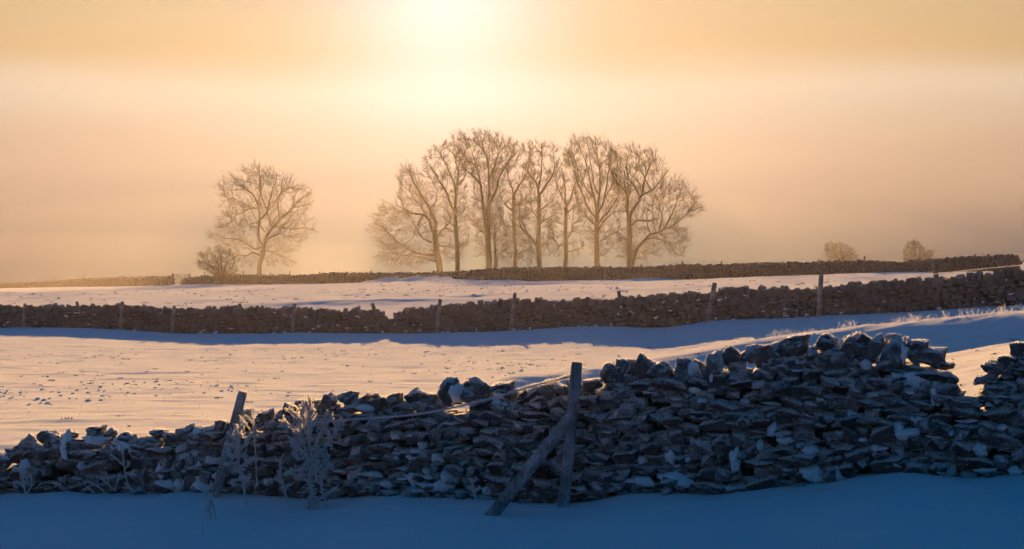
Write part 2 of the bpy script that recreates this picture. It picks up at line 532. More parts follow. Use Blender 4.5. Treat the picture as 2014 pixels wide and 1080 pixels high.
def _phi(r2): return 0.5 * r2 * np.log(r2 + 1e-12)


def _solve():
    n = len(_C)
    r2 = (_ca[:, None] - _ca[None]) ** 2 + (_cb[:, None] - _cb[None]) ** 2
    A = np.zeros((n + 3, n + 3))
    A[:n, :n] = _phi(r2) + np.eye(n) * 1e-4
    Q = np.stack([np.ones(n), _ca, _cb], 1)
    A[:n, n:] = Q; A[n:, :n] = Q.T
    return np.linalg.solve(A, np.concatenate([_C[:, 2], np.zeros(3)]))


_W = _solve()
# bank that runs across the near field and rises to the right: crest row and drop, by photograph column
BANK_D = interp([(700, 33), (880, 34), (1180, 37), (1500, 41), (1700, 41), (2014, 39), (2300, 37)])
BANK_H = interp([(700, 0), (860, 0.0), (1000, .42), (1180, .46), (1500, .62), (1700, .75), (2014, .62), (2300, .6)])


def ground(X, Y, fine=True):
    X = np.atleast_1d(np.asarray(X, float)); Y = np.atleast_1d(np.asarray(Y, float))
    a, b = warp(X, Y)
    out = np.zeros(X.shape)
    n = len(_C)
    fa, fb, fo = a.ravel(), b.ravel(), out.ravel()
    for s in range(0, len(fa), 20000):
        e = min(s + 20000, len(fa))
        r2 = (fa[s:e, None] - _ca[None]) ** 2 + (fb[s:e, None] - _cb[None]) ** 2
        fo[s:e] = _phi(r2) @ _W[:n] + _W[n] + _W[n + 1] * fa[s:e] + _W[n + 2] * fb[s:e]
    Zg = fo.reshape(X.shape)
    # slope added to the unseen ground under and behind the camera to shade it
    Zg = Zg - .2 * np.log1p(np.exp((12.3 - Y) / .7)) * .7
    px = CX + X / np.maximum(Y, 5.0) * F
    # bank
    yc = BANK_D(px) + 0.9 * vnoise(X * .35, X * 0 + 3.3, 5) * 2
    t = Y - yc
    near = np.clip((t + 3.2) / 3.2, 0, 1); near = near * near * (3 - 2 * near)
    far = np.exp(-np.maximum(t - 0.6, 0) / 6.0)
    Zg = Zg + BANK_H(px) * near * far
    # drift against the far wall
    cx, cy = P(800, 550, 205)[0], 203.0
    dr = 0.75 * np.exp(-((X - cx + .5) / 2.6) ** 2 - ((Y - cy) / 4.0) ** 2) + .55 * np.exp(-((X - cx - 2.2) / 2.2) ** 2 - ((Y - cy - .5) / 3.5) ** 2) + .4 * np.exp(-((X - cx + 3.4) / 2.0) ** 2 - ((Y - cy + 1) / 5.0) ** 2) + .35 * np.exp(-((X - cx - 5.0) / 2.4) ** 2 - ((Y - cy + 1) / 5.0) ** 2)
    Zg = Zg + .8 * dr * (1 + 1.1 * fbm(X / 1.3, Y / 1.6, 61, 3))
    if fine:
        w = np.clip((Y - 9) / 6, 0, 1)
        fg = np.clip((Y - 17) / 5, 0.5, 1)
        Zg = Zg + w * 0.05 * fbm(X / 3.1, Y / 2.2, 1, 3) * fg
        Zg = Zg + w * 0.032 * fbm(X / 1.1, Y / .45, 9, 3) * fg * np.clip((400 - Y) / 300, 0, 1)
        Zg = Zg + .55 * fbm(X / 26, Y / 11, 33, 3) * np.clip((Y - 84) / 15, 0, 1) * np.clip((230 - Y) / 40, 0, 1)
        Zg = Zg + .05 * fbm(X / 2.4, Y / 1.1, 37, 3) * np.clip((Y - 84) / 15, 0, 1) * np.clip((300 - Y) / 60, 0, 1)
        Zg = Zg + .045 * fbm(X / 1.7 + Y * .3, Y / .55, 91, 2) * np.clip((17.5 - Y) / 2, 0, 1)
        w1 = W1D(px)
        Zg = Zg + .11 * np.exp(-((Y - w1 + .1) / .38) ** 2) * fbm(X / .7, X * 0 + 2.2, 71, 3) * .6
        Zg = Zg + 0.5 * fbm(X / 40, Y / 40, 21, 2) * np.clip((Y - 300) / 300, 0, 1)
    return Zg


def g1(x, y): return float(ground(x, y)[0])


def build_terrain():
    Yr = [-60, -40, -25, -15, -10, -6, -3, -1, 1, 2, 3, 4, 5, 6, 7, 7.6, 8.2, 8.8, 9.2, 9.6]
    yv = 10.0
    while yv < 455:
        Yr.append(yv)
        if yv < 24: st = .075
        elif yv < 66: st = .13
        elif yv < 110: st = .35
        elif yv < 300: st = 1.0
        else: st = .06 * yv
        yv += st
    Yr.append(470)
    Yr = np.array(Yr)
    u = np.concatenate([[-.75, -.65, -.55, -.48, -.43, -.39, -.36], np.linspace(-.335, .335, 330), [.36, .39, .43, .48, .55, .65, .75]])
    W = np.maximum(Yr, 0) + 12
    Wv = np.where(Yr > 8, Yr + 1.0, 40.0)
    X = u[None] * Wv[:, None]
    Y = np.repeat(Yr[:, None], len(u), 1)
    Z = ground(X, Y)
    V = np.stack([X, Y, Z], -1).reshape(-1, 3)
    nr, nc = X.shape
    i = np.arange(nr * nc).reshape(nr, nc)
    q = np.stack([i[:-1, :-1], i[:-1, 1:], i[1:, 1:], i[1:, :-1]], -1).reshape(-1, 4)
    me = mesh_np('snow_field', V, [q], True)
    o = link('snow_field', me, M_SNOW, kind='structure', label='snow covered fields between the dry stone walls')
    return o


build_terrain()


# ------------------------------------------------------------------ stones
def stone_variant(seed, npts, subdiv, boxy, amp, sm=.14, bed=.3):
    r = random.Random(seed)
    bm = bmesh.new()
    for k in range(npts):
        v = Vector((r.gauss(0, 1), r.gauss(0, 1), r.gauss(0, 1)))
        if boxy:
            if k < 8:
                v = Vector((1 if k & 1 else -1, 1 if k & 2 else -1, 1 if k & 4 else -1))
                v = Vector((v.x * r.uniform(.4, 1), v.y * r.uniform(.6, 1), v.z * r.uniform(.25, 1)))
            else:
                m = max(abs(v.x), abs(v.y), abs(v.z))
                v = v / m * r.uniform(.85, 1.06)
        else:
            v = v.normalized() * r.uniform(.8, 1.05)
        bm.verts.new(v)
    bmesh.ops.convex_hull(bm, input=list(bm.verts))
    for v in [v for v in bm.verts if not v.link_faces]:
        bm.verts.remove(v)
    for _ in range(subdiv):
        bmesh.ops.subdivide_edges(bm, edges=list(bm.edges), cuts=1, use_grid_fill=True)
        bmesh.ops.triangulate(bm, faces=list(bm.faces))
    if subdiv:
        bmesh.ops.smooth_vert(bm, verts=list(bm.verts), factor=sm, use_axis_x=True, use_axis_y=True, use_axis_z=True)
        off = Vector((r.uniform(0, 50), r.uniform(0, 50), r.uniform(0, 50)))
        for v in bm.verts:
            n = v.co.normalized()
            q = mnoise.fractal(v.co * 1.7 + off, 0.8, 2.0, 4)
            q2 = mnoise.noise(Vector((v.co.x * 1.2, v.co.y * 1.2, v.co.z * 4.5)) + off)   # bedding of the limestone
            v.co += n * (q * amp + q2 * amp * bed)
    bmesh.ops.triangulate(bm, faces=list(bm.faces))
    bmesh.ops.recalc_face_normals(bm, faces=list(bm.faces))
    bm.verts.index_update()
    V = np.array([v.co[:] for v in bm.verts]); T = np.array([[v.index for v in f.verts] for f in bm.faces])
    bm.free()
    lo, hi = V.min(0), V.max(0)
    V = (V - (lo + hi) / 2) / (hi - lo)
    return V, T


SV_BODY = [stone_variant(100 + i, 13 if i % 3 else 16, 2, bool(i % 3), .14, .42, .25) for i in range(30)]
SV_SMALL = [stone_variant(150 + i, 11, 1, True, .14) for i in range(16)]
SV_COPE = [stone_variant(200 + i, 13 if i % 3 == 0 else 16, 3, i % 3 == 0, .16, .42, .15) for i in range(24)]
SV_LOW = [stone_variant(300 + i, 12, 0, True, 0) for i in range(18)]


def variant_mesh(name, vt, mat, angle=34):
    me = mesh_np(name, vt[0], [vt[1]], True)
    try:
        me.set_sharp_from_angle(angle=math.radians(angle))
    except Exception:
        pass
    me.materials.append(mat)
    return me


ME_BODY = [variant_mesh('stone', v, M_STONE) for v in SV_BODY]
ME_COPE = [variant_mesh('coping_stone', v, M_COPE) for v in SV_COPE]
ME_LOW = [variant_mesh('stone', v, M_STONE2, 20) for v in SV_LOW]


def rotm(rx, ry, rz):
    cx, sx = math.cos(rx), math.sin(rx); cy, sy = math.cos(ry), math.sin(ry); cz, sz = math.cos(rz), math.sin(rz)
    X = np.array([[1, 0, 0], [0, cx, -sx], [0, sx, cx]]); Yq = np.array([[cy, 0, sy], [0, 1, 0], [-sy, 0, cy]]); Z = np.array([[cz, -sz, 0], [sz, cz, 0], [0, 0, 1]])
    return Z @ Yq @ X


FROST_SITES = []      # (vertices in world, faces) of near stones that grow rime


def wall_angle(dfun, px):
    a = P(px - 15, HY, float(dfun(px - 15))); b = P(px + 15, HY, float(dfun(px + 15)))
    return math.atan2(b[1] - a[1], b[0] - a[0])


def place_stone(parent, name, meshes, k, loc, size, rot, origin, vts=None, frost=False):
    o = bpy.data.objects.new(name, meshes[k])
    COL.objects.link(o)
    o.parent = parent
    o.location = Vector(loc) - Vector(origin)
    o.scale = size
    o.rotation_euler = rot
    if frost:
        Vw = (vts[k][0] * np.array(size)) @ rotm(*rot).T + np.array(loc)
        FROST_SITES.append((Vw, vts[k][1]))
    return o


# ---- the near wall
def near_wall():
    org = P(1110, 998, 16.4); org[2] = g1(org[0], org[1])
    W = empty('dry_stone_wall', org, 'frosted dry stone wall in the foreground with a collapsed gap near its right end', 'stone wall', 'dry stone walls')
    specs = []
    R = random.Random(5)
    # courses of the body
    h = -0.10
    lvl = 0
    while h < 1.75:
        ch = R.uniform(.08, .14)
        px = -340 + R.uniform(0, 40)
        while px < 2370:
            d = float(W1D(px)); m2p = F / d
            w = R.choice([R.uniform(.09, .16), R.uniform(.13, .24), R.uniform(.14, .26), R.uniform(.22, .38)])
            c = px + w * m2p / 2
            hh = h + .05 * math.sin(c * .011 + lvl * 1.7) + .03 * math.sin(c * .037 + lvl)
            base = float(W1BASE(c)); top = float(W1BODY(c))
            ypx = base - (hh + ch / 2) * m2p
            if ypx > top - .02 * m2p:
                specs.append((c, ypx, w * R.uniform(1.0, 1.16), ch * R.uniform(.95, 1.5), R.gauss(0, 6), R.uniform(.26, .4)))
            px += w * m2p * R.uniform(.92, 1.04)
        h += ch * .98
        lvl += 1
    specs.sort(key=lambda s: -s[2] * s[3] * (1 if -20 < s[0] < 2034 else .01))
    small = MB()
    for i, (c, ypx, w, hh, tilt, dep) in enumerate(specs):
        d = float(W1D(c))
        base = float(W1BASE(c))
        batter = max(0, (base - ypx)) * d / F * .06
        dd = d + dep / 2 + batter + R.uniform(-.06, .06)
        loc = P(c, HY + (ypx - HY) * (d / dd) ** 0, dd)
        rot = (R.gauss(0, .07), math.radians(tilt), wall_angle(W1D, c) + R.gauss(0, .10) + (math.pi if R.random() < .5 else 0))
        k = R.randrange(len(SV_BODY))
        size = (w, dep, hh)
        if i < 300:
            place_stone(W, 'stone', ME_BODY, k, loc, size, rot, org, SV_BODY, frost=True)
        else:
            k = R.randrange(len(SV_SMALL))
            V = (SV_SMALL[k][0] * np.array(size)) @ rotm(*rot).T + np.array(loc) - org
            small.add(V, tris=SV_SMALL[k][1])
            FROST_SITES.append((V + org, SV_SMALL[k][1]))
    # packing stones set back between the face stones
    for q in range(1300):
        c = R.uniform(-330, 2360); d = float(W1D(c)); base, top = float(W1BASE(c)), float(W1BODY(c))
        ypx = R.uniform(top - 16, base + 8)
        dd = d + R.uniform(.14, .2) + max(0, base - ypx) * d / F * .06
        loc = P(c, ypx, dd); rot = (R.gauss(0, .1), R.gauss(0, .1), R.gauss(0, .2)); size = np.array((R.uniform(.14, .3), .2, R.uniform(.06, .12)))
        k = R.randrange(len(SV_SMALL))
        small.add((SV_SMALL[k][0] * size) @ rotm(*rot).T + loc - org, tris=SV_SMALL[k][1])
    if not small.empty():
        me = small.mesh('small_stones'); link('small_stones', me, M_STONE, W, kind='stuff')
    # coping, read off the photograph stone by stone: (crop, x, y, w, h, tilt) in crop pixels
    crops = {1: (0, 640), 2: (400, 640), 3: (800, 640), 4: (1200, 600), 5: (1600, 560)}
    S = 2.454
    cop = [
        (1, 20, 655, 60, 60, 0), (1, 128, 590, 100, 125, 14), (1, 55, 630, 45, 60, 0), (1, 235, 537, 105, 60, -10), (1, 272, 590, 120, 140, 12), (1, 215, 625, 70, 80, 0),
        (1, 170, 610, 60, 90, -10), (1, 462, 517, 110, 60, -8), (1, 540, 532, 60, 62, 30), (1, 450, 562, 140, 70, 5), (1, 620, 548, 85, 66, -10), (1, 575, 620, 160, 120, -15), (1, 758, 524, 80, 42, 0),
        (1, 850, 545, 110, 66, -8), (1, 740, 578, 125, 75, 5), (1, 800, 610, 90, 60, 0), (1, 920, 500, 60, 55, 25), (1, 955, 535, 70, 85, -10), (1, 1012, 535, 90, 90, -20), (1, 1078, 492, 50, 60, 0),
        (1, 400, 600, 80, 80, 20), (1, 1040, 590, 90, 80, 0), (1, 880, 595, 90, 70, 10), (1, 700, 610, 80, 60, 0), (1, 330, 545, 60, 60, 0),
        (2, 90, 500, 50, 66, 0), (2, 205, 428, 42, 46, 0), (2, 30, 525, 85, 75, -12), (2, 130, 540, 80, 70, 10), (2, 215, 480, 60, 80, 10), (2, 305, 462, 95, 95, -20), (2, 372, 440, 60, 62, 0), (2, 422, 412, 55, 60, 12),
        (2, 468, 380, 46, 40, 0), (2, 545, 392, 62, 62, 0), (2, 607, 368, 72, 76, 20), (2, 690, 355, 95, 66, -12), (2, 622, 418, 64, 70, 0), (2, 765, 385, 120, 75, -12), (2, 782, 346, 62, 46, 0),
        (2, 862, 382, 95, 80, -25), (2, 925, 372, 85, 75, -25), (2, 1022, 346, 80, 84, 0), (2, 1085, 352, 62, 60, 12), (2, 965, 402, 115, 50, -6), (2, 1122, 352, 34, 42, 0), (2, 832, 342, 40, 30, 0), (2, 1190, 312, 95, 135, 15),
        (2, 690, 415, 70, 60, 0), (2, 520, 450, 60, 70, 0), (2, 450, 460, 60, 70, 0), (2, 1060, 395, 80, 50, 0), (2, 820, 420, 80, 50, 0),
        (3, 310, 290, 70, 66, 0), (3, 352, 292, 110, 62, 22), (3, 368, 325, 100, 84, -6), (3, 466, 304, 105, 58, -6), (3, 300, 335, 70, 80, 10), (3, 422, 388, 110, 62, 0), (3, 500, 342, 60, 62, 0), (3, 592, 352, 130, 62, -42), (3, 558, 332, 60, 62, 0),
        (3, 690, 325, 105, 118, 20), (3, 752, 312, 72, 50, 0), (3, 640, 370, 70, 60, -20), (3, 900, 284, 85, 56, -14), (3, 872, 322, 72, 78, 0), (3, 982, 232, 84, 96, 6), (3, 1040, 232, 70, 125, 14), (3, 1080, 240, 70, 140, 10), (3, 1140, 218, 86, 148, 22),
        (3, 1208, 218, 76, 90, 0), (3, 925, 345, 130, 50, -32), (3, 1000, 310, 100, 70, 10), (3, 1100, 330, 90, 80, 0), (3, 800, 290, 60, 60, 0), (3, 1180, 310, 100, 60, -10),
        (4, 10, 325, 64, 84, 0), (4, 245, 312, 115, 76, -6), (4, 365, 340, 108, 145, 10), (4, 428, 292, 34, 44, 0), (4, 495, 308, 96, 172, 6), (4, 590, 258, 125, 85, 28), (4, 648, 350, 130, 84, 0),
        (4, 700, 236, 105, 84, -8), (4, 765, 248, 140, 120, -25), (4, 884, 208, 175, 100, -18), (4, 884, 162, 42, 24, 0), (4, 652, 246, 34, 52, 0), (4, 868, 295, 105, 100, 0), (4, 190, 390, 130, 60, -8), (4, 110, 370, 90, 70, 0),
        (4, 1055, 186, 105, 92, -6), (4, 970, 240, 70, 84, 10), (4, 1070, 265, 145, 95, 10), (4, 1160, 212, 86, 108, 26), (4, 1192, 166, 46, 42, 0), (4, 960, 310, 90, 80, 0), (4, 760, 330, 90, 80, 10), (4, 560, 360, 80, 70, 0),
        (5, 200, 302, 145, 104, 28), (5, 208, 257, 44, 40, 0), (5, 246, 268, 62, 50, 22), (5, 307, 302, 62, 128, 14), (5, 378, 268, 84, 60, -15), (5, 392, 342, 108, 146, 6), (5, 437, 292, 50, 90, 12), (5, 506, 292, 84, 48, 0),
        (5, 550, 346, 165, 84, 4), (5, 622, 390, 105, 42, 6), (5, 242, 322, 90, 70, 14), (5, 628, 450, 135, 56, 5), (5, 648, 492, 80, 32, 0), (5, 655, 545, 125, 84, 10), (5, 702, 570, 125, 40, 0), (5, 682, 606, 92, 50, -8), (5, 760, 610, 80, 50, 0), (5, 500, 420, 110, 60, 0), (5, 480, 340, 50, 90, 0), (5, 560, 430, 80, 60, 0), (5, 600, 500, 80, 60, 0), (5, 792, 582, 32, 24, 0),
        (5, 990, 318, 84, 84, -18), (5, 1012, 370, 44, 72, 0), (5, 940, 368, 92, 50, 0), (5, 858, 406, 92, 48, 18), (5, 932, 410, 130, 48, 0), (5, 842, 460, 120, 46, 6), (5, 962, 450, 110, 58, 0), (5, 875, 500, 110, 46, -4), (5, 1000, 500, 120, 56, 4), (5, 855, 545, 100, 50, 5), (5, 950, 545, 110, 50, 0),
        (5, 1080, 330, 120, 90, 10), (5, 1100, 420, 120, 80, 0),
    ]
    for n_, (c, zx, zy, zw, zh, tilt) in enumerate(cop):
        ox, oy = crops[c]
        px, py, pw, ph = ox + zx / S, oy + zy / S, zw / S, zh / S
        d = float(W1D(px))
        top = float(W1BODY(px))
        dd = d + .17 + max(0, (float(W1BASE(px)) - py)) * d / F * .06 + R.uniform(-.06, .08)
        w, h_ = pw * dd / F * 1.14, ph * dd / F * 1.12
        loc = P(px, py, dd)
        rot = (R.gauss(0, .1), math.radians(tilt), wall_angle(W1D, px) + R.gauss(0, .12))
        place_stone(W, 'coping_stone', ME_COPE, R.randrange(len(SV_COPE)), loc, (w, min(.5, max(.24, .75 * (w + h_) / 2 * R.uniform(.8, 1.3))), h_), rot, org, SV_COPE, frost=True)
    more = MB()                        # the coping runs on beyond both edges of the picture
    for x0_, x1_ in ((-340, -12), (2075, 2370)):
        px = x0_
        while px < x1_:
            d = float(W1D(px)); w = R.uniform(.2, .4); hh = R.uniform(.18, .32)
            loc = P(px + w * F / d / 2, float(W1BODY(px)) - hh * F / d * .35, d + .22)
            k = R.randrange(len(SV_COPE))
            more.add((SV_COPE[k][0] * np.array((w * 1.1, .34, hh))) @ rotm(R.gauss(0, .1), R.gauss(0, .25), R.gauss(0, .15)).T + loc - org, tris=SV_COPE[k][1])
            px += w * F / d
    link('coping', more.mesh('coping'), M_COPE, W, kind='stuff')
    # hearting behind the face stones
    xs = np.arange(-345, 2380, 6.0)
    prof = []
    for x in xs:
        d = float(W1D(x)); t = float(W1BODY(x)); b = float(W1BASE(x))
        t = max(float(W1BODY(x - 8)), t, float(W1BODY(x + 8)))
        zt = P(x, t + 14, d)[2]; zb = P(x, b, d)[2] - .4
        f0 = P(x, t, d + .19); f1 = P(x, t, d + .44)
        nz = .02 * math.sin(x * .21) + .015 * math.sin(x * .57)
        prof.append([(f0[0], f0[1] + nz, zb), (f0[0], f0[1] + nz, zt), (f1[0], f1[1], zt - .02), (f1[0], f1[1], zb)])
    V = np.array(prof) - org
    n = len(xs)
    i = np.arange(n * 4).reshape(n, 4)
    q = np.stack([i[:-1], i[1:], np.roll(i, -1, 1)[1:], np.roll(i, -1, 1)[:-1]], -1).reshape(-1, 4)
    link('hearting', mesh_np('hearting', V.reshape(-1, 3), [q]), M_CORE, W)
    # snow lodged on ledges and in crevices
    sp = [(1, 310, 600, 60, 130), (1, 450, 552, 130, 50), (1, 585, 598, 150, 100), (1, 780, 690, 70, 90), (1, 885, 640, 60, 60), (1, 900, 702, 80, 30), (1, 640, 720, 40, 60), (1, 1010, 655, 70, 36), (1, 790, 770, 100, 40), (1, 965, 765, 100, 110), (1, 382, 680, 30, 40), (1, 110, 690, 40, 80), (1, 935, 615, 46, 30), (1, 690, 640, 60, 40), (1, 860, 770, 60, 50), (1, 950, 690, 40, 60), (1, 20, 640, 40, 30), (1, 945, 520, 40, 50),
          (2, 980, 480, 60, 30), (2, 1085, 490, 45, 40), (2, 920, 530, 60, 50), (2, 995, 530, 50, 25), (2, 1050, 575, 40, 50), (2, 930, 642, 40, 40), (2, 1000, 635, 70, 50), (2, 1120, 635, 60, 50), (2, 1070, 700, 40, 40), (2, 1165, 735, 50, 70), (2, 1005, 745, 46, 60), (2, 1135, 780, 60, 60), (2, 880, 768, 60, 36), (2, 705, 735, 32, 30), (2, 305, 760, 50, 40), (2, 1060, 775, 44, 30), (2, 810, 720, 70, 30), (2, 30, 660, 60, 30), (2, 60, 730, 60, 40), (2, 190, 730, 60, 30), (2, 770, 400, 70, 30),
          (3, 225, 325, 72, 100), (3, 430, 372, 70, 50), (3, 712, 425, 50, 55), (3, 1140, 755, 70, 46), (3, 1010, 440, 30, 50), (3, 470, 395, 40, 40), (3, 830, 790, 50, 30), (3, 380, 800, 40, 40),
          (4, 270, 550, 50, 60), (4, 408, 400, 60, 50), (4, 440, 462, 44, 36), (4, 395, 310, 46, 60), (4, 290, 730, 46, 80), (4, 372, 750, 36, 30), (4, 600, 750, 46, 120), (4, 160, 855, 70, 46), (4, 300, 830, 120, 46), (4, 360, 860, 90, 44), (4, 832, 655, 60, 36), (4, 780, 600, 38, 60), (4, 850, 518, 40, 30), (4, 975, 815, 100, 70), (4, 960, 710, 70, 46), (4, 393, 662, 20, 40), (4, 1102, 812, 50, 70), (4, 1158, 525, 40, 30), (4, 720, 680, 30, 50), (4, 490, 350, 30, 60), (4, 150, 750, 30, 40), (4, 570, 885, 50, 30),
          (5, 498, 452, 110, 78), (5, 588, 525, 56, 130), (5, 405, 440, 50, 30), (5, 245, 386, 46, 40), (5, 435, 720, 150, 60), (5, 410, 690, 50, 50), (5, 312, 795, 70, 36), (5, 240, 750, 50, 36), (5, 492, 652, 50, 30), (5, 905, 690, 44, 34), (5, 968, 902, 60, 50), (5, 800, 800, 60, 60), (5, 120, 920, 46, 60), (5, 20, 930, 60, 66), (5, 820, 895, 90, 36), (5, 430, 335, 30, 90), (5, 290, 530, 60, 26), (5, 466, 520, 42, 24), (5, 395, 872, 44, 30), (5, 480, 912, 60, 30), (5, 710, 730, 20, 50), (5, 850, 580, 36, 24), (5, 600, 905, 50, 26), (5, 660, 720, 30, 40)]
    for q in range(70):                # narrow sills of snow along the courses
        px = R.uniform(10, 2000); t_, b_ = float(W1BODY(px)), float(W1BASE(px))
        sp.append((1, px * S, (R.uniform(t_ + 8, b_ - 8) - 640) * S, R.uniform(30, 85), R.uniform(10, 22)))
    for j, (c, zx, zy, zw, zh) in enumerate(sp):
        ox, oy = crops[c]
        px, py = ox + zx / S, oy + zy / S
        d = float(W1D(px))
        dd = d + .02 + max(0, (float(W1BASE(px)) - py)) * d / F * .06
        w, h_ = zw / S * dd / F * 1.25, zh / S * dd / F * 1.15
        nu, nv = 20, 6
        th = np.arange(nu) * 2 * math.pi / nu
        rr = np.exp(.55 * np.array([mnoise.noise(Vector((math.cos(t) * 1.3 + j * 3.13, math.sin(t) * 1.3, j * 1.77))) + .25 * mnoise.noise(Vector((math.cos(t) * 3 + j, math.sin(t) * 3, j * 2.77))) for t in th]))
        V = [(0, 0, 0)]; Tn = []
        for r_ in range(1, nv + 1):
            f = r_ / nv
            bulge = -(1 - f ** 2.2) * .045
            for a in range(nu):
                lump = .5 + .5 * mnoise.noise(Vector((math.cos(th[a]) * f * 2 + j, math.sin(th[a]) * f * 2, 5.0)))
                V.append((math.cos(th[a]) * rr[a] * f * w / 2, bulge * (.5 + lump) + .05 * f, math.sin(th[a]) * rr[a] * f * h_ / 2))
        V[0] = (0, -.06, 0)
        for a in range(nu): Tn.append((0, 1 + (a + 1) % nu, 1 + a))
        Qs = []
        for r_ in range(nv - 1):
            for a in range(nu):
                b0 = 1 + r_ * nu; b1 = b0 + nu
                Qs.append((b0 + a, b0 + (a + 1) % nu, b1 + (a + 1) % nu, b1 + a))
        rim = 1 + (nv - 1) * nu
        back = len(V); V.append((0, .09, 0))
        for a in range(nu): Tn.append((back, rim + a, rim + (a + 1) % nu))
        me = mesh_np('snow_patch', np.array(V), [np.array(Tn), np.array(Qs)], True)
        o = link('snow_patch', me, M_SNOW, W)
        o.location = Vector(P(px, py, dd)) - Vector(org)
        o.rotation_euler = (0, 0, wall_angle(W1D, px))
    # rime crystals on the stones
    fr = MB()
    Vs, Ts = [], []
    for Vw, T in FROST_SITES:
        A, B, C_ = Vw[T[:, 0]], Vw[T[:, 1]], Vw[T[:, 2]]
        nn = np.cross(B - A, C_ - A); ar = np.linalg.norm(nn, axis=1) / 2; nn /= (2 * ar[:, None] + 1e-12)
        cen = (A + B + C_) / 3
        wgt = ar * np.clip(.25 + nn[:, 2] + .45 * np.maximum(nn[:, 1], 0), 0.03, 1)
        n = max(8, int(wgt.sum() * 3000))
        pick = rng.choice(len(T), n, p=wgt / wgt.sum())
        u, v = rng.random(n), rng.random(n); fl = u + v > 1; u[fl] = 1 - u[fl]; v[fl] = 1 - v[fl]
        p = A[pick] + u[:, None] * (B - A)[pick] + v[:, None] * (C_ - A)[pick]
        dirn = nn[pick] + rng.normal(0, .45, (n, 3)); dirn[:, 2] += .15
        dirn /= np.linalg.norm(dirn, axis=1, keepdims=True)
        ln = rng.uniform(.006, .022, n)[:, None]
        side = np.cross(dirn, rng.normal(0, 1, (n, 3))); side /= np.linalg.norm(side, axis=1, keepdims=True)
        wd = rng.uniform(.0018, .004, n)[:, None]
        Vs.append(np.stack([p - side * wd - dirn * .003, p + side * wd - dirn * .003, p + dirn * ln], 1).reshape(-1, 3))
    V = np.concatenate(Vs) - org
    T = np.arange(len(V)).reshape(-1, 3)
    link('rime_frost', mesh_np('rime_frost', V, [T]), M_FROST, W, kind='stuff')
    return W


near_wall()


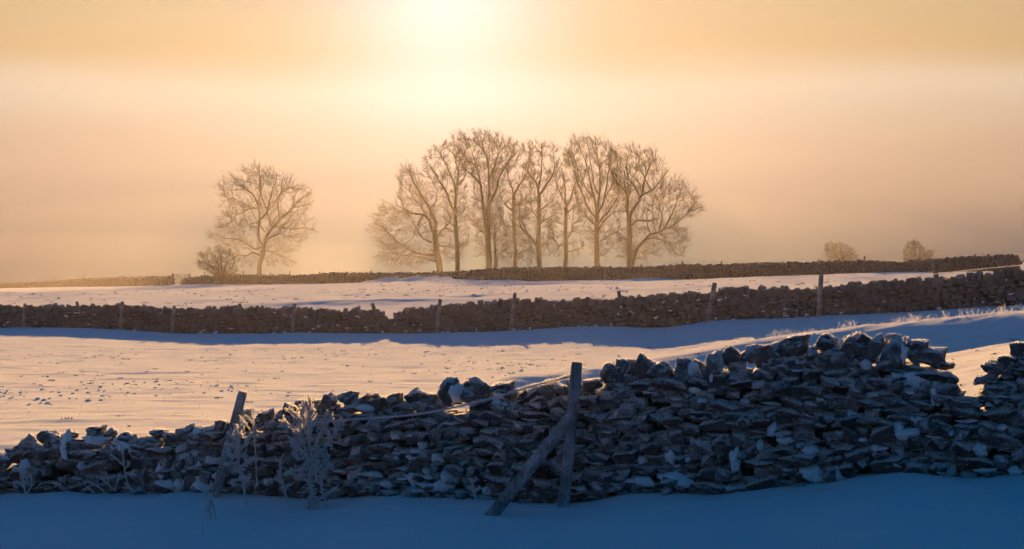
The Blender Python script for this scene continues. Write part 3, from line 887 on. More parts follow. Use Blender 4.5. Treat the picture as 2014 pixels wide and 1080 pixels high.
# ---- the farther walls
def far_wall(label, x0, x1, dfun, bfun, tfun, stone_w, stone_h, cope_h, individual, depth=.35, core_off=.14, jag=.45):
    xm = (x0 + x1) / 2
    org = P(xm, float(bfun(xm)), float(dfun(xm)))
    W = empty('dry_stone_wall', org, label, 'stone wall', 'dry stone walls')
    R = random.Random(int(x0 * 3 + x1))
    body, copes = [], []
    h = -.12; lvl = 0
    while h < 2.0:
        ch = stone_h * R.uniform(.8, 1.25)
        px = x0 + R.uniform(0, 3)
        while px < x1:
            d = float(dfun(px)); m2p = F / d
            w = stone_w * R.uniform(.55, 1.5)
            c = px + w * m2p / 2
            hh = h + .05 * math.sin(c * .05 + lvl)
            b, t = float(bfun(c)), float(tfun(c))
            zt = (b - t) * d / F - cope_h * .8
            if hh + ch * .5 < zt:
                body.append((c, hh + ch / 2, w * 1.15, ch * R.uniform(1.05, 1.4), R.gauss(0, 8)))
            px += w * m2p
        h += ch; lvl += 1
    px = x0 + 1
    while px < x1:
        d = float(dfun(px)); m2p = F / d
        w = cope_h * R.uniform(.55, 1.25)
        c = px + w * m2p / 2
        b, t = float(bfun(c)), float(tfun(c))
        hc = cope_h * R.uniform(.9, 1.1 + jag * 1.6)
        zc = (b - t) * d / F - cope_h * .45 + (hc - cope_h) * .3
        copes.append((c, zc, w * 1.2, hc * 1.15, R.gauss(0, 16)))
        px += w * m2p * .92
    stuff, stuffc = MB(), MB()
    vis = lambda q: (1 if -15 < q[0] < 2030 else .001) * q[2] * q[3] / float(dfun(q[0])) ** 2
    body.sort(key=vis, reverse=True)
    copes.sort(key=vis, reverse=True)
    for lst, nm, sb in ((body, 'stone', stuff), (copes, 'coping_stone', stuffc)):
        for i, (c, zz, w, hh, tilt) in enumerate(lst):
            d = float(dfun(c)); b = float(bfun(c))
            p = P(c, b, d)
            loc = np.array([p[0], d + depth / 2 + R.uniform(-.06, .05) + .08 * zz, p[2] + zz])
            rot = (R.gauss(0, .12), math.radians(tilt), wall_angle(dfun, c) + R.gauss(0, .15))
            k = R.randrange(len(SV_LOW)); size = (w, depth * R.uniform(.8, 1.1), hh)
            if i < individual:
                o = place_stone(W, nm, ME_LOW, k, loc, size, rot, org)
            else:
                sb.add((SV_LOW[k][0] * np.array(size)) @ rotm(*rot).T + loc - org, tris=SV_LOW[k][1])
    if not stuff.empty(): link('small_stones', stuff.mesh('small_stones'), M_STONE2, W, kind='stuff')
    if not stuffc.empty(): link('coping', stuffc.mesh('coping'), M_STONE2, W, kind='stuff')
    if individual:
        sn = MB()
        for q in range(130):
            c = R.uniform(max(x0, -100), min(x1, 2110)); d = float(dfun(c)); b, t = float(bfun(c)), float(tfun(c))
            f = R.random() ** 2.2 * .9
            p = P(c, b, d); zz = f * (b - t) * d / F
            k = R.randrange(len(SV_LOW)); size = np.array((R.uniform(.06, .24), R.uniform(.08, .16), R.uniform(.03, .09) * (1.5 if f < .1 else 1)))
            sn.add((SV_LOW[k][0] * size) @ rotm(0, R.gauss(0, .3), 0).T + np.array((p[0], d + .0 + .08 * zz, p[2] + zz)) - org, tris=SV_LOW[k][1])
        link('lodged_snow', sn.mesh('lodged_snow', True), M_SNOW, W, kind='stuff')
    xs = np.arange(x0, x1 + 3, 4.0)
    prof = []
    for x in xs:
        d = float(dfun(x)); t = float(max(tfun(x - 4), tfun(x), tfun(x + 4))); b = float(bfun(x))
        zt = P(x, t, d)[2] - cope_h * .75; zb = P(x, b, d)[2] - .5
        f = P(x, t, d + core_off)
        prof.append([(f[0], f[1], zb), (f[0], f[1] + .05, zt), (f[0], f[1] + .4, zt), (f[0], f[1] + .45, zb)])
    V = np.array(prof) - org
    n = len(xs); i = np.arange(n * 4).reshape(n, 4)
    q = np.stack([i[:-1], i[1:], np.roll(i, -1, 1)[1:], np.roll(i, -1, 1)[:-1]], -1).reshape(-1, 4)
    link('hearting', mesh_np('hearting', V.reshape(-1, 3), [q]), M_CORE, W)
    return W


far_wall('long dark dry stone wall crossing the middle of the picture from edge to edge', -330, 2380, W2D, W2BASE, W2TOP, .27, .14, .24, 300)
far_wall('far dry stone wall below the clump of tall trees running off to the right', 890, 2004, W3D, W3BASE, W3TOP, .30, .17, .26, 0)
far_wall('hazy dry stone wall below the lone tree, between the gate and the snow drift', 354, 900, W4D, W4BASE, W4TOP, .36, .2, .3, 0)
far_wall('faint dry stone wall fading into the mist to the left of the field gate', -300, 342, W5D, W5BASE, W5TOP, .5, .26, .36, 0)


# ------------------------------------------------------------------ posts, wires, gate
def post_mesh(b, t, r0, r1, k=8, square=False):
    mb = MB()
    b = np.asarray(b, float); t = np.asarray(t, float)
    ax = (t - b); L_ = np.linalg.norm(ax); ax /= L_
    u = np.cross(ax, [0, 1, 0]); u /= np.linalg.norm(u); v = np.cross(ax, u)
    fr_ = [0, .25, .5, .75, .97, 1.0]
    a = np.arange(k) * 2 * math.pi / k + math.pi / k
    sq = np.ones(k)
    if square: sq = 1 / np.maximum(np.abs(np.cos(a)), np.abs(np.sin(a))) * .93
    rings = []
    for f in fr_:
        r = r0 + (r1 - r0) * f
        if f == 1.0: r *= .86
        w = 1 + .05 * np.array([mnoise.noise(Vector((math.cos(q) * 2, math.sin(q) * 2, f * 4 + b[0]))) for q in a])
        c = b + ax * L_ * f
        rings.append(c + (r * sq * w)[:, None] * (np.cos(a)[:, None] * u + np.sin(a)[:, None] * v))
    V = np.concatenate(rings); n = len(fr_)
    i = np.arange(n * k).reshape(n, k)
    q = np.stack([i[:-1], np.roll(i, -1, 1)[:-1], np.roll(i, -1, 1)[1:], i[1:]], -1).reshape(-1, 4)
    mb.add(V, quads=q)
    mb.cap(t + ax * .004, rings[-1])
    return mb


def fence_post(label, px0, py0, px1, py1, d, wpx, mat, bury=.25, group='fence posts along the walls', square=True):
    b = P(px0, py0, d); t = P(px1, py1, d)
    ax = (b - t) / np.linalg.norm(b - t)
    b2 = b + ax * bury
    r = wpx / 2 * d / F
    mb = post_mesh(b2 - b, t - b, r * 1.02, r * .98, 8, square)
    o = link('fence_post', mb.mesh('fence_post'), mat)
    o.location = b
    o['label'] = label; o['category'] = 'fence post'; o['group'] = group
    return o


# near posts
dl = float(W1D(450)) - .16
fence_post('frosted fence post leaning right against the near wall behind the snow', 423, 977, 478, 770, dl, 19, M_WOOD, square=True, group='near fence posts')
# strainer post with its brace
dr = float(W1D(1115)) - .17
b = P(1108, 1000, dr); t = P(1135, 712, dr)
sp_ = empty('strainer_post', b, 'frosted strainer post with a slanting brace in front of the near wall', 'fence post', 'near fence posts')
ax = (b - t) / np.linalg.norm(b - t)
link('post', post_mesh(ax * .25, t - b, .062, .06, 10, True).mesh('post'), M_WOOD, sp_)
bb = P(986, 990, dr - .24); bt = P(1126, 816, dr - .09)
axb = (bb - bt) / np.linalg.norm(bb - bt)
link('brace', post_mesh(bb + axb * .35 - b, bt - b, .064, .062, 10, False).mesh('brace'), M_WOOD, sp_)

# posts of the middle wall (x0,y0 foot; x1,y1 head; offset from the wall face)
for px0, py0, px1, py1, off, w, lab in (
        (45, 645, 49, 597, -.2, 5, 'thin fence post on the near side of the middle wall, leftmost of its row'),
        (155, 612, 151, 593, .9, 5, 'short post top leaning left behind the middle wall, near its left end'),
        (236, 650, 241, 593, -.2, 6, 'fence post on the middle wall standing below the far field gate area'),
        (337, 657, 343, 601, -.2, 6, 'fence post on the middle wall directly below the field gate'),
        (476, 616, 471, 597, .9, 6, 'post top leaning left behind the middle wall, below the lone tree'),
        (574, 658, 580, 598, -.2, 6, 'upright fence post on the middle wall, right of the lone tree'),
        (738, 616, 732, 596, .9, 7, 'post top leaning left behind the middle wall beside the dip in its top'),
        (858, 656, 866, 588, -.2, 7, 'fence post on the middle wall, first to the right of the dip in its top'),
        (1004, 652, 1013, 576, -.2, 7, 'slanting fence post on the middle wall below the thickest tree trunks'),
        (1219, 600, 1217, 572, .9, 7, 'short post top behind the middle wall below the right half of the tree clump'),
        (1391, 634, 1406, 556, -.2, 9, 'strongly leaning fence post on the middle wall, right of the tree clump'),
        (1610, 626, 1615, 540, -.2, 9, 'tall upright fence post on the middle wall, left of the snow bank'),
        (1843, 556, 1836, 513, .9, 9, 'fence post leaning left behind the middle wall under the frosted wire')):
    d = float(W2D(px0)) + off
    fence_post(lab, px0, py0, px1, py1, d, w * 1.12, M_WOOD3 if off < 0 else M_WOOD2, group='fence posts along the middle wall')
for px, py in ((555, 606), (735, 620)):
    pass
# posts of the far walls
for px0, py0, px1, py1, off, w, lab in (
        (1039, 534, 1038.5, 518, .9, 2.6, 'tiny post behind the far wall, left of the fifth big trunk of the clump'),
        (1108, 534, 1108, 520, .9, 2.4, 'tiny post behind the far wall beside the slim trunk with few low limbs'),
        (1180, 534, 1179.5, 520, .9, 2.6, 'tiny post behind the far wall at the foot of the bushy upswept tree'),
        (1254.7, 546, 1262, 519, -.2, 2.8, 'slanting post on the far wall right of the rightmost tree of the clump'),
        (1342.6, 530, 1342, 512.5, .9, 3.2, 'post behind the far wall below the hanging right edge of the clump'),
        (1415.6, 547, 1419.5, 513, -.2, 3, 'post on the face of the far wall, just right of the clump'),
        (1513, 526, 1512.5, 515, .9, 3, 'short post behind the far wall, midway between clump and round bushes'),
        (1611, 526, 1610.5, 509.5, .9, 3.4, 'post behind the far wall beside the left edge of the left round bush'),
        (1696.5, 540, 1701, 503.5, -.2, 4, 'post on the face of the far wall, right of the left round bush'),
        (1810, 524, 1809.5, 505.5, .9, 3.2, 'post behind the far wall in front of the right round bush'),
        (1918, 515, 1917.7, 500, .9, 3.4, 'post behind the far wall near its right end')):
    fence_post(lab, px0, py0, px1, py1, float(W3D(px0)) + off, w, M_WOOD2, group='fence posts along the far wall')
for px, yt, h, lab in (
        (402, 534, 12, 'hazy post behind the far wall in front of the dark bush'),
        (479, 533, 12, 'hazy post behind the far wall just left of the lone tree trunk'),
        (532, 536, 9, 'hazy post behind the far wall just right of the lone tree trunk'),
        (570, 532.5, 12, 'hazy post behind the far wall under the right side of the lone tree'),
        (627.5, 534, 10, 'hazy post behind the far wall, right of the lone tree crown'),
        (683, 533, 10, 'hazy post behind the far wall midway between lone tree and clump'),
        (731, 530.5, 12, 'hazy post behind the far wall at the left end of the snow drift'),
        (853, 530.5, 12, 'hazy post by the foot of the leaning leftmost tree of the clump'),
        (896, 529, 12, 'hazy post at the right end of the snow drift')):
    fence_post(lab, px, yt + h, px + .4, yt, float(W4D(px)) + .9, 2.3, M_WOOD2, group='fence posts along the hazy far wall')
for px, yt, lab in ((6, 552, 'faint post on the mist wall, leftmost of its row'), (103, 547.5, 'faint post on the mist wall, second from the left end of its row'),
                    (138, 546.5, 'faint short post on the mist wall between the two thicker ones'), (166, 540, 'faint tall post on the mist wall, thickest of its row'), (207, 543.5, 'faint short post on the mist wall, right of the tallest one'),
                    (243, 542, 'faint tall post on the mist wall, second from the gate'), (302, 541.5, 'faint post on the mist wall nearest the gate')):
    fence_post(lab, px, yt + 14, px + .4, yt, float(W5D(px)) + .9, 2.2, M_WOOD2, group='fence posts along the mist wall')


def wire(name, label, pts, r, mat, group, frost=0, sag=0.0, barbs=0):
    p = catmull(pts, max(14, len(pts) * 10))
    org = p[0].copy()
    mb = MB()
    rr = r * (1 + .25 * rng.normal(0, .6, len(p)))
    mb.tubes(p - org, np.clip(rr, r * .6, r * 1.6), 5)
    for k in range(barbs):
        c = p[0] + (p[-1] - p[0]) * 0 + catmull(p, 3)[0] * 0
        f = (k + .5) / barbs * (len(p) - 1); i = int(f); c = p[i] + (p[min(i + 1, len(p) - 1)] - p[i]) * (f - i) - org
        for s in (-1, 1):
            dv = np.array([rng.normal(0, .3), rng.normal(0, .6), s]); dv /= np.linalg.norm(dv)
            mb.tubes(np.array([c - dv * .002, c + dv * r * 4]), np.array([r * .5, r * .25]), 3)
    o = link(name, mb.mesh(name, True), mat)
    o.location = org
    o['label'] = label; o['category'] = 'wire'; o['group'] = group
    if frost:
        t = rng.random(frost) * (len(p) - 1); i = np.minimum(t.astype(int), len(p) - 2); f = (t - i)[:, None]
        c = p[i] * (1 - f) + p[i + 1] * f - org
        dv = rng.normal(0, 1, (frost, 3)); dv[:, 2] += .3; dv /= np.linalg.norm(dv, axis=1, keepdims=True)
        sd = np.cross(dv, rng.normal(0, 1, (frost, 3))); sd /= np.linalg.norm(sd, axis=1, keepdims=True)
        ln = rng.uniform(.008, .024, frost)[:, None]
        V = np.stack([c - sd * .003, c + sd * .003, c + dv * (r + ln)], 1).reshape(-1, 3)
        link('rime_frost', mesh_np('rime_frost', V, [np.arange(len(V)).reshape(-1, 3)]), M_FROST, o, kind='stuff')
    return o


wd = lambda px: float(W1D(px)) - .1
wire('fence_wire', 'thick rime coated wire sagging left from the braced post along the near wall',
     [P(px, py, wd(px)) for px, py in ((1122, 742), (1080, 750), (1020, 768), (960, 785), (900, 800), (840, 812), (780, 819), (720, 823), (655, 828), (600, 832))], .009, M_FROST, 'wires of the near fence', 2600)
wire('fence_wire', 'second rime coated wire twisted over the first beside the braced post',
     [P(px, py, wd(px) + .03) for px, py in ((1122, 738), (1105, 743), (1088, 752), (1050, 757), (1000, 771))], .007, M_FROST, 'wires of the near fence', 700)
wire('fence_wire', 'white frosted barbed wire rising above the right end of the middle wall',
     [P(px, py, float(W2D(px)) + .5) for px, py in ((1700, 551), (1760, 547), (1838, 539), (1920, 530), (2014, 521), (2070, 515))], .012, M_FROST, 'wires above the middle wall', 900, barbs=60)
for (y0, tag_) in ((0, 'upper'),):
    pts = [(1300, 516), (1342, 514), (1419, 514.5), (1512, 516), (1611, 511), (1701, 505.5), (1810, 507.5), (1918, 501), (2060, 495)]
    wire('fence_wire', 'thin dark wire strung just above the right part of the far wall', [P(a, b_, float(W3D(a)) + .85) for a, b_ in pts], .012, M_WIRE, 'wires above the far wall')
    pts = [(1038, 520.5), (1108, 521.5), (1180, 521), (1262, 520), (1342, 516.5)]
    wire('fence_wire', 'thin wire strung above the far wall in front of the tree clump', [P(a, b_, float(W3D(a)) + .85) for a, b_ in pts], .012, M_WIRE, 'wires above the far wall')
    pts = [(402, 536), (479, 535), (570, 534), (627, 535.5), (683, 534.5), (731, 532), (853, 532)]
    wire('fence_wire', 'hazy thin wire strung above the wall under the lone tree', [P(a, b_, float(W4D(a)) + .85) for a, b_ in pts], .012, M_WIRE, 'wires above the far wall')
pts = [(1406, 566), (1512, 563), (1614, 556), (1720, 548), (1838, 534)]


# field gate
def gate():
    d = 290.0
    o = P(344, 560, d)
    G = empty('field_gate', o, 'small hazy barred field gate between the two far walls', 'gate')

    def bar(nm, x0, y0, x1, y1, r):
        mb = MB(); a = P(x0, y0, d) - o; b_ = P(x1, y1, d) - o
        mb.tubes(np.array([a, b_]), np.array([r, r]) * 1.7, 6)
        link(nm, mb.mesh(nm), M_METAL, G)
    bar('gate_post', 339.5, 561, 339.5, 537.5, .09)
    bar('gate_post', 373, 561, 373, 538.5, .09)
    for k in range(5):
        bar('gate_bar', 340, 540 + k * 4.2, 372.5, 540.5 + k * 4.2, .03)
    bar('gate_stile', 347.5, 539, 347.5, 558, .03)
    bar('gate_stile', 356, 539, 356, 558, .03)
    bar('gate_stile', 364.5, 539, 364.5, 558, .03)


gate()


# ------------------------------------------------------------------ trees
def in_poly(x, y, poly):
    ins = np.zeros(len(x), bool); n = len(poly)
    j = n - 1
    for i in range(n):
        xi, yi = poly[i]; xj, yj = poly[j]
        c = ((yi > y) != (yj > y)) & (x < (xj - xi) * (y - yi) / (yj - yi + 1e-12) + xi)
        ins ^= c
        j = i
    return ins


def edge_dist(x, y, poly):
    best = np.full(len(x), 1e9)
    for i in range(len(poly)):
        a = np.array(poly[i]); b_ = np.array(poly[(i + 1) % len(poly)])
        ab = b_ - a; t = np.clip(((x - a[0]) * ab[0] + (y - a[1]) * ab[1]) / (ab @ ab + 1e-9), 0, 1)
        best = np.minimum(best, np.hypot(x - a[0] - t * ab[0], y - a[1] - t * ab[1]))
    return best


def tree(name, label, cat, group, crop, d, limbs, env, seed, dens=1.0, twig_r=.0145, droop=0.0, depth_k=.42, rmin=.03, up=.25, levels=(70, 620, 2300), ntwig=13000, base_ground=True):
    g = np.random.default_rng(seed)
    ox, oy, s = crop
    Zp = lambda q: (ox + q[0] / s, oy + q[1] / s)
    mpp = d / F                                # metres per photograph pixel
    base = P(*Zp(limbs[0][0][0]), d)
    gz = g1(base[0], base[1]) - .15
    org = np.array([base[0], base[1], gz])
    T_ = empty(name, org, label, cat, group)
    envp = [Zp(q) for q in env]
    ex = np.array([q[0] for q in envp]); wid = (ex.max() - ex.min()) * mpp
    nodes_p, nodes_t, nodes_r = [], [], []
    made = []
    for li, (pl, r0, r1) in enumerate(limbs):
        pl = [Zp(q) for q in pl]
        p3 = np.array([P(x, y, d) for x, y in pl])
        if li == 0:
            p3[0] = p3[0] + (p3[0] - p3[1]) / np.linalg.norm(p3[0] - p3[1]) * 0
            if base_ground: p3[0, 2] = gz - .3
            dep0 = 0
            drift = g.normal(0, .3)
        else:
            # start at the depth of the nearest limb already made
            allp = np.concatenate([m[0] for m in made])
            i0 = np.argmin(np.hypot(allp[:, 0] - p3[0, 0], allp[:, 2] - p3[0, 2]))
            dep0 = allp[i0, 1] - d
            ln = np.hypot(np.diff(p3[:, 0]), np.diff(p3[:, 2])).sum()
            drift = g.uniform(-.55, .55) * ln
        tt = np.linspace(0, 1, len(p3))
        p3[:, 1] += dep0 + drift * tt
        p3[:, 0] = p3[:, 0]
        n = 6 + 3 * len(p3)
        c = catmull(p3, n)
        f = np.linspace(0, 1, n)
        wob = np.cumsum(g.normal(0, 1, (n, 3)), 0); wob -= f[:, None] * wob[-1]
        seg = np.linalg.norm(c[-1] - c[0]) / n
        c = c + wob * seg * (.10 if li else .04)
        r = (r0 + (r1 - r0) * f ** .8) / s * mpp
        if li == 0:
            r[0] *= 1.35; r[1] *= 1.12
        made.append((c, r))
        mb = MB(); mb.tubes(c - org, r, 8 if li == 0 else 6)
        link('trunk' if li == 0 else 'limb', mb.mesh('trunk' if li == 0 else 'limb', True), M_BARK, T_)
        t = np.gradient(c, axis=0); t /= np.linalg.norm(t, axis=1, keepdims=True)
        st = n * 55 // 100 if li == 0 else 2
        nodes_p.append(c[st:]); nodes_t.append(t[st:]); nodes_r.append(r[st:])
    # crown: targets spread through the envelope, joined level by level to the nearest wood
    cxm = (ex.min() + ex.max()) / 2
    crown = MB()

    def sample(n, shell):
        out = []
        x0, x1 = ex.min(), ex.max(); ey = np.array([q[1] for q in envp]); y0, y1 = ey.min(), ey.max()
        while len(out) < n:
            x = g.uniform(x0, x1, n * 4); y = g.uniform(y0, y1, n * 4)
            ok = in_poly(x, y, envp)
            x, y = x[ok], y[ok]
            e = edge_dist(x, y, envp) / (.22 * min(x1 - x0, y1 - y0))
            keep = g.random(len(x)) < np.clip(1.25 - shell * np.clip(e, 0, 1), .12, 1)
            x, y, e = x[keep], y[keep], e[keep]
            half = depth_k * wid * np.sqrt(np.clip(e * .5, .03, 1)) * .9
            dz = g.uniform(-1, 1, len(x)) * half
            for a in range(len(x)):
                q = P(x[a], y[a], d); q[1] += dz[a]
                out.append(q)
        return np.array(out[:n])
    def branch(p0, t0, r0, end, n, k, rs_k, r_floor, wob):
        ln = np.linalg.norm(end - p0, axis=1) + 1e-6
        m = len(p0)
        ctrl = p0 + t0 * (ln * .42)[:, None] + np.array([0, 0, 1.0]) * (ln * (up * .4 - droop * .5))[:, None] + (end - p0) * .1
        f = np.linspace(0, 1, n)[None, :, None]
        c = p0[:, None] * (1 - f) ** 2 + 2 * ctrl[:, None] * f * (1 - f) + end[:, None] * f ** 2
        w = g.normal(0, 1, c.shape) * (ln * wob)[:, None, None]; w[:, 0] = 0
        c = c + w
        rs = np.minimum(r0 * .7, np.maximum(ln * rs_k, r_floor))
        re = np.maximum(rs * .35, r_floor * .55)
        r = rs[:, None] * (1 - f[..., 0]) + re[:, None] * f[..., 0]
        crown.tubes(c - org, r, k)
        t = np.gradient(c, axis=1); t /= np.linalg.norm(t, axis=2, keepdims=True) + 1e-9
        return c, t, r
    ctr = np.array([P((ex.min() + ex.max()) / 2, 0, d)[0], d, org[2] + .35 * (P(0, min(q[1] for q in envp), d)[2] - org[2])])
    # boughs, then branches, each run from the nearest wood to a place in the crown
    for lv, cnt in enumerate(levels[:2]):
        cnt = int(cnt * dens)
        tg = sample(cnt, (.75, .45)[lv])
        NP = np.concatenate(nodes_p); NT = np.concatenate(nodes_t); NR = np.concatenate(nodes_r)
        D = tg[:, None] - NP[None]
        dist = np.linalg.norm(D, axis=2) + 1e-6
        cos = (D * NT[None]).sum(2) / dist
        cost = dist * (1.75 - .95 * cos)
        jj = cost.argmin(1)
        p0 = NP[jj]; ln = dist[np.arange(cnt), jj]
        sc = np.minimum(1, wid * (.36, .2)[lv] / ln) * .94
        c, t, r = branch(p0, NT[jj], NR[jj], p0 + (tg - p0) * sc[:, None], (9, 6)[lv], (4, 3)[lv], (.017, .014)[lv], rmin * (1.4, .9)[lv], .022)
        nodes_p.append(c[:, 2:].reshape(-1, 3)); nodes_t.append(t[:, 2:].reshape(-1, 3)); nodes_r.append(r[:, 2:].reshape(-1))
    # sprays fanning out of the branches
    NP = np.concatenate(nodes_p[len(limbs):]); NT = np.concatenate(nodes_t[len(limbs):]); NR = np.concatenate(nodes_r[len(limbs):])
    cnt = int(levels[2] * dens)
    cell = np.floor(NP / (wid * .045)).astype(np.int64)          # thin out crowded wood so that sprays do not clot
    _, inv, num = np.unique(cell @ np.array([73856093, 19349663, 83492791]), return_inverse=True, return_counts=True)
    wgt = 1.0 / num[inv.ravel()]
    jj = g.choice(len(NP), cnt, p=wgt / wgt.sum())
    rad = NP[jj] - ctr; rad /= np.linalg.norm(rad, axis=1, keepdims=True) + 1e-6
    dv = NT[jj] * .65 + rad * .6 + g.normal(0, .34, (cnt, 3)); dv[:, 2] += up * 1.1 - droop
    dv /= np.linalg.norm(dv, axis=1, keepdims=True)
    ln = g.uniform(.04, .11, cnt) * min(wid, 16)
    c, t, r = branch(NP[jj], NT[jj], NR[jj], NP[jj] + dv * ln[:, None], 4, 3, .009, rmin * .62, .03)
    NP = np.concatenate([c[:, 1:].reshape(-1, 3), NP]); NT = np.concatenate([t[:, 1:].reshape(-1, 3), NT])
    # last twigs
    nt_ = int(ntwig * dens)
    jj = g.integers(0, len(NP), nt_)
    p0 = NP[jj]
    ln = g.uniform(.02, .065, nt_) * min(wid, 16)
    dv = NT[jj] + g.normal(0, .36, (nt_, 3)); dv[:, 2] += up * 1.1 - droop
    dv /= np.linalg.norm(dv, axis=1, keepdims=True)
    c = np.stack([p0, p0 + dv * ln[:, None]], 1)
    r = np.stack([np.full(nt_, twig_r), np.full(nt_, twig_r * .5)], 1)
    crown.tubes(c - org, r, 3)
    link('crown', crown.mesh('crown'), M_BARK, T_, kind='stuff')
    return T_


CL = (340, 300, 3.856); CA = (700, 240, 3.375); CB = (1040, 240, 3.374); CR = (1500, 440, 3.918)
GRP = 'bare trees of the clump'
tree('bare_tree', 'lone bare tree with a forked trunk standing apart on the left', 'tree', 'bare trees beyond the far wall', CL, 345, [
    ([(655, 925), (656, 850), (680, 780), (690, 700)], 21, 16),
    ([(690, 700), (712, 630), (750, 570), (800, 510), (850, 460), (900, 400), (960, 340), (1010, 300)], 15, 3),
    ([(690, 705), (655, 665), (645, 600), (650, 520), (640, 440), (632, 370), (640, 290), (640, 200), (625, 130)], 11, 2),
    ([(655, 500), (700, 450), (720, 380), (735, 310), (760, 220), (770, 150)], 9, 2),
    ([(750, 565), (725, 490), (712, 420), (690, 350), (670, 270), (680, 180)], 8, 2),
    ([(800, 512), (790, 420), (790, 350), (820, 270), (830, 200)], 8, 2),
    ([(715, 655), (770, 630), (815, 620), (860, 640), (910, 650), (960, 690)], 8, 2),
    ([(770, 560), (840, 570), (900, 575), (960, 570), (1020, 575), (1060, 590)], 7, 2),
    ([(635, 400), (600, 340), (560, 300), (500, 270), (420, 270), (350, 265)], 8, 2),
    ([(632, 422), (580, 420), (530, 440), (470, 470), (440, 520)], 6, 2),
    ([(668, 720), (620, 730), (560, 700), (500, 660), (400, 650), (310, 640)], 9, 2),
    ([(665, 780), (610, 760), (560, 780), (500, 780), (440, 800)], 8, 2),
    ([(690, 740), (760, 760), (820, 780), (880, 810)], 5, 2),
    ([(900, 400), (900, 330), (930, 270)], 5, 2), ([(690, 600), (640, 540), (560, 560), (480, 600)], 5, 2)],
    [(250, 630), (340, 560), (370, 440), (320, 270), (420, 190), (550, 120), (620, 100), (700, 130), (780, 150), (860, 190), (950, 240), (1040, 300), (1060, 400), (1000, 470), (1070, 540), (1075, 610), (1000, 640), (985, 730), (900, 760), (910, 840), (820, 870), (720, 880), (690, 800), (640, 820), (560, 860), (450, 800), (350, 720)],
    1, dens=1.15, levels=(70, 640, 2400))
tree('bare_tree', 'leaning leftmost tree of the clump with long low branches sweeping left', 'tree', GRP, CA, 338, [
    ([(560, 1000), (548, 930), (535, 850), (525, 760)], 24, 18),
    ([(525, 760), (500, 700), (470, 640), (430, 610), (370, 600), (310, 570), (250, 540)], 13, 2),
    ([(525, 750), (530, 660), (500, 580), (450, 500), (400, 420), (370, 350), (345, 300)], 15, 2),
    ([(538, 760), (590, 700), (620, 650), (600, 560)], 9, 2),
    ([(505, 800), (440, 760), (400, 700), (360, 640)], 7, 2),
    ([(525, 880), (440, 880), (360, 850), (270, 780), (190, 700), (110, 670)], 8, 2),
    ([(530, 925), (430, 900), (330, 890), (230, 870), (150, 890)], 6, 2),
    ([(545, 820), (620, 830), (680, 850)], 5, 2), ([(440, 620), (390, 700), (360, 780), (260, 840)], 5, 2), ([(500, 580), (540, 520), (540, 440)], 5, 2)],
    [(90, 680), (190, 520), (290, 560), (270, 380), (300, 290), (350, 275), (420, 340), (470, 430), (540, 500), (600, 560), (650, 650), (640, 780), (720, 800), (700, 900), (600, 920), (530, 930), (430, 960), (250, 960), (150, 910), (150, 830), (100, 750)],
    2, dens=1.15, up=.05, droop=.1)
tree('bare_tree', 'slim straight tree second from the left of the clump, forked high', 'tree', GRP, CA, 346, [
    ([(675, 1000), (677, 900), (670, 780), (660, 650), (657, 560)], 16, 12),
    ([(660, 600), (620, 510), (590, 440), (550, 380), (510, 310), (470, 260)], 10, 2),
    ([(657, 560), (662, 470), (655, 400), (625, 350), (600, 290), (570, 230), (560, 180)], 10, 2),
    ([(662, 470), (680, 370), (680, 310), (660, 240), (690, 180)], 6, 2),
    ([(668, 720), (600, 650), (560, 620)], 5, 2), ([(680, 810), (720, 825), (745, 790), (745, 740)], 4, 2), ([(662, 640), (700, 600), (740, 560)], 4, 2)],
    [(440, 250), (510, 170), (600, 130), (690, 140), (720, 250), (730, 400), (740, 560), (740, 720), (745, 830), (700, 870), (650, 760), (620, 640), (540, 480), (450, 330)],
    3, dens=.85)
tree('bare_tree', 'tallest tree of the clump, thick double trunk under a flat umbrella crown', 'tree', GRP, CA, 335, [
    ([(882, 985), (880, 850), (875, 700), (878, 560)], 22, 16),
    ([(872, 740), (855, 620), (845, 520), (835, 420), (820, 340), (800, 270), (770, 200)], 14, 2),
    ([(880, 560), (888, 450), (885, 360), (880, 280), (850, 200), (840, 130)], 12, 2),
    ([(880, 560), (905, 500), (935, 440), (950, 370), (985, 310), (1020, 260), (1040, 200)], 11, 2),
    ([(840, 440), (790, 370), (740, 320), (710, 280)], 7, 2), ([(820, 340), (790, 290), (740, 260), (690, 190)], 6, 2),
    ([(886, 380), (920, 290), (940, 210), (930, 130)], 7, 2), ([(850, 540), (800, 520), (760, 500)], 4, 2), ([(870, 760), (800, 700), (760, 680)], 4, 2), ([(850, 200), (800, 140), (740, 120)], 5, 2)],
    [(640, 110), (700, 85), (780, 70), (880, 75), (960, 90), (1040, 130), (1090, 190), (1080, 270), (1020, 340), (960, 430), (960, 560), (930, 700), (780, 720), (740, 620), (790, 520), (780, 400), (700, 320), (650, 220)],
    4, dens=1.25)
tree('bare_tree', 'thinnest short tree tucked between the two tall trunks of the clump', 'tree', GRP, CA, 350, [
    ([(927, 985), (925, 900), (922, 800), (922, 730)], 11, 8),
    ([(922, 730), (950, 690), (960, 640)], 6, 2), ([(922, 740), (910, 680), (915, 630)], 5, 2), ([(926, 890), (980, 860), (1020, 830)], 5, 2), ([(924, 800), (970, 760), (1010, 740)], 5, 2), ([(924, 860), (860, 860), (800, 880)], 4, 2)],
    [(880, 620), (960, 590), (1010, 680), (1040, 780), (1040, 880), (980, 960), (920, 960), (860, 900), (790, 900), (770, 780), (800, 650)],
    5, dens=.6)
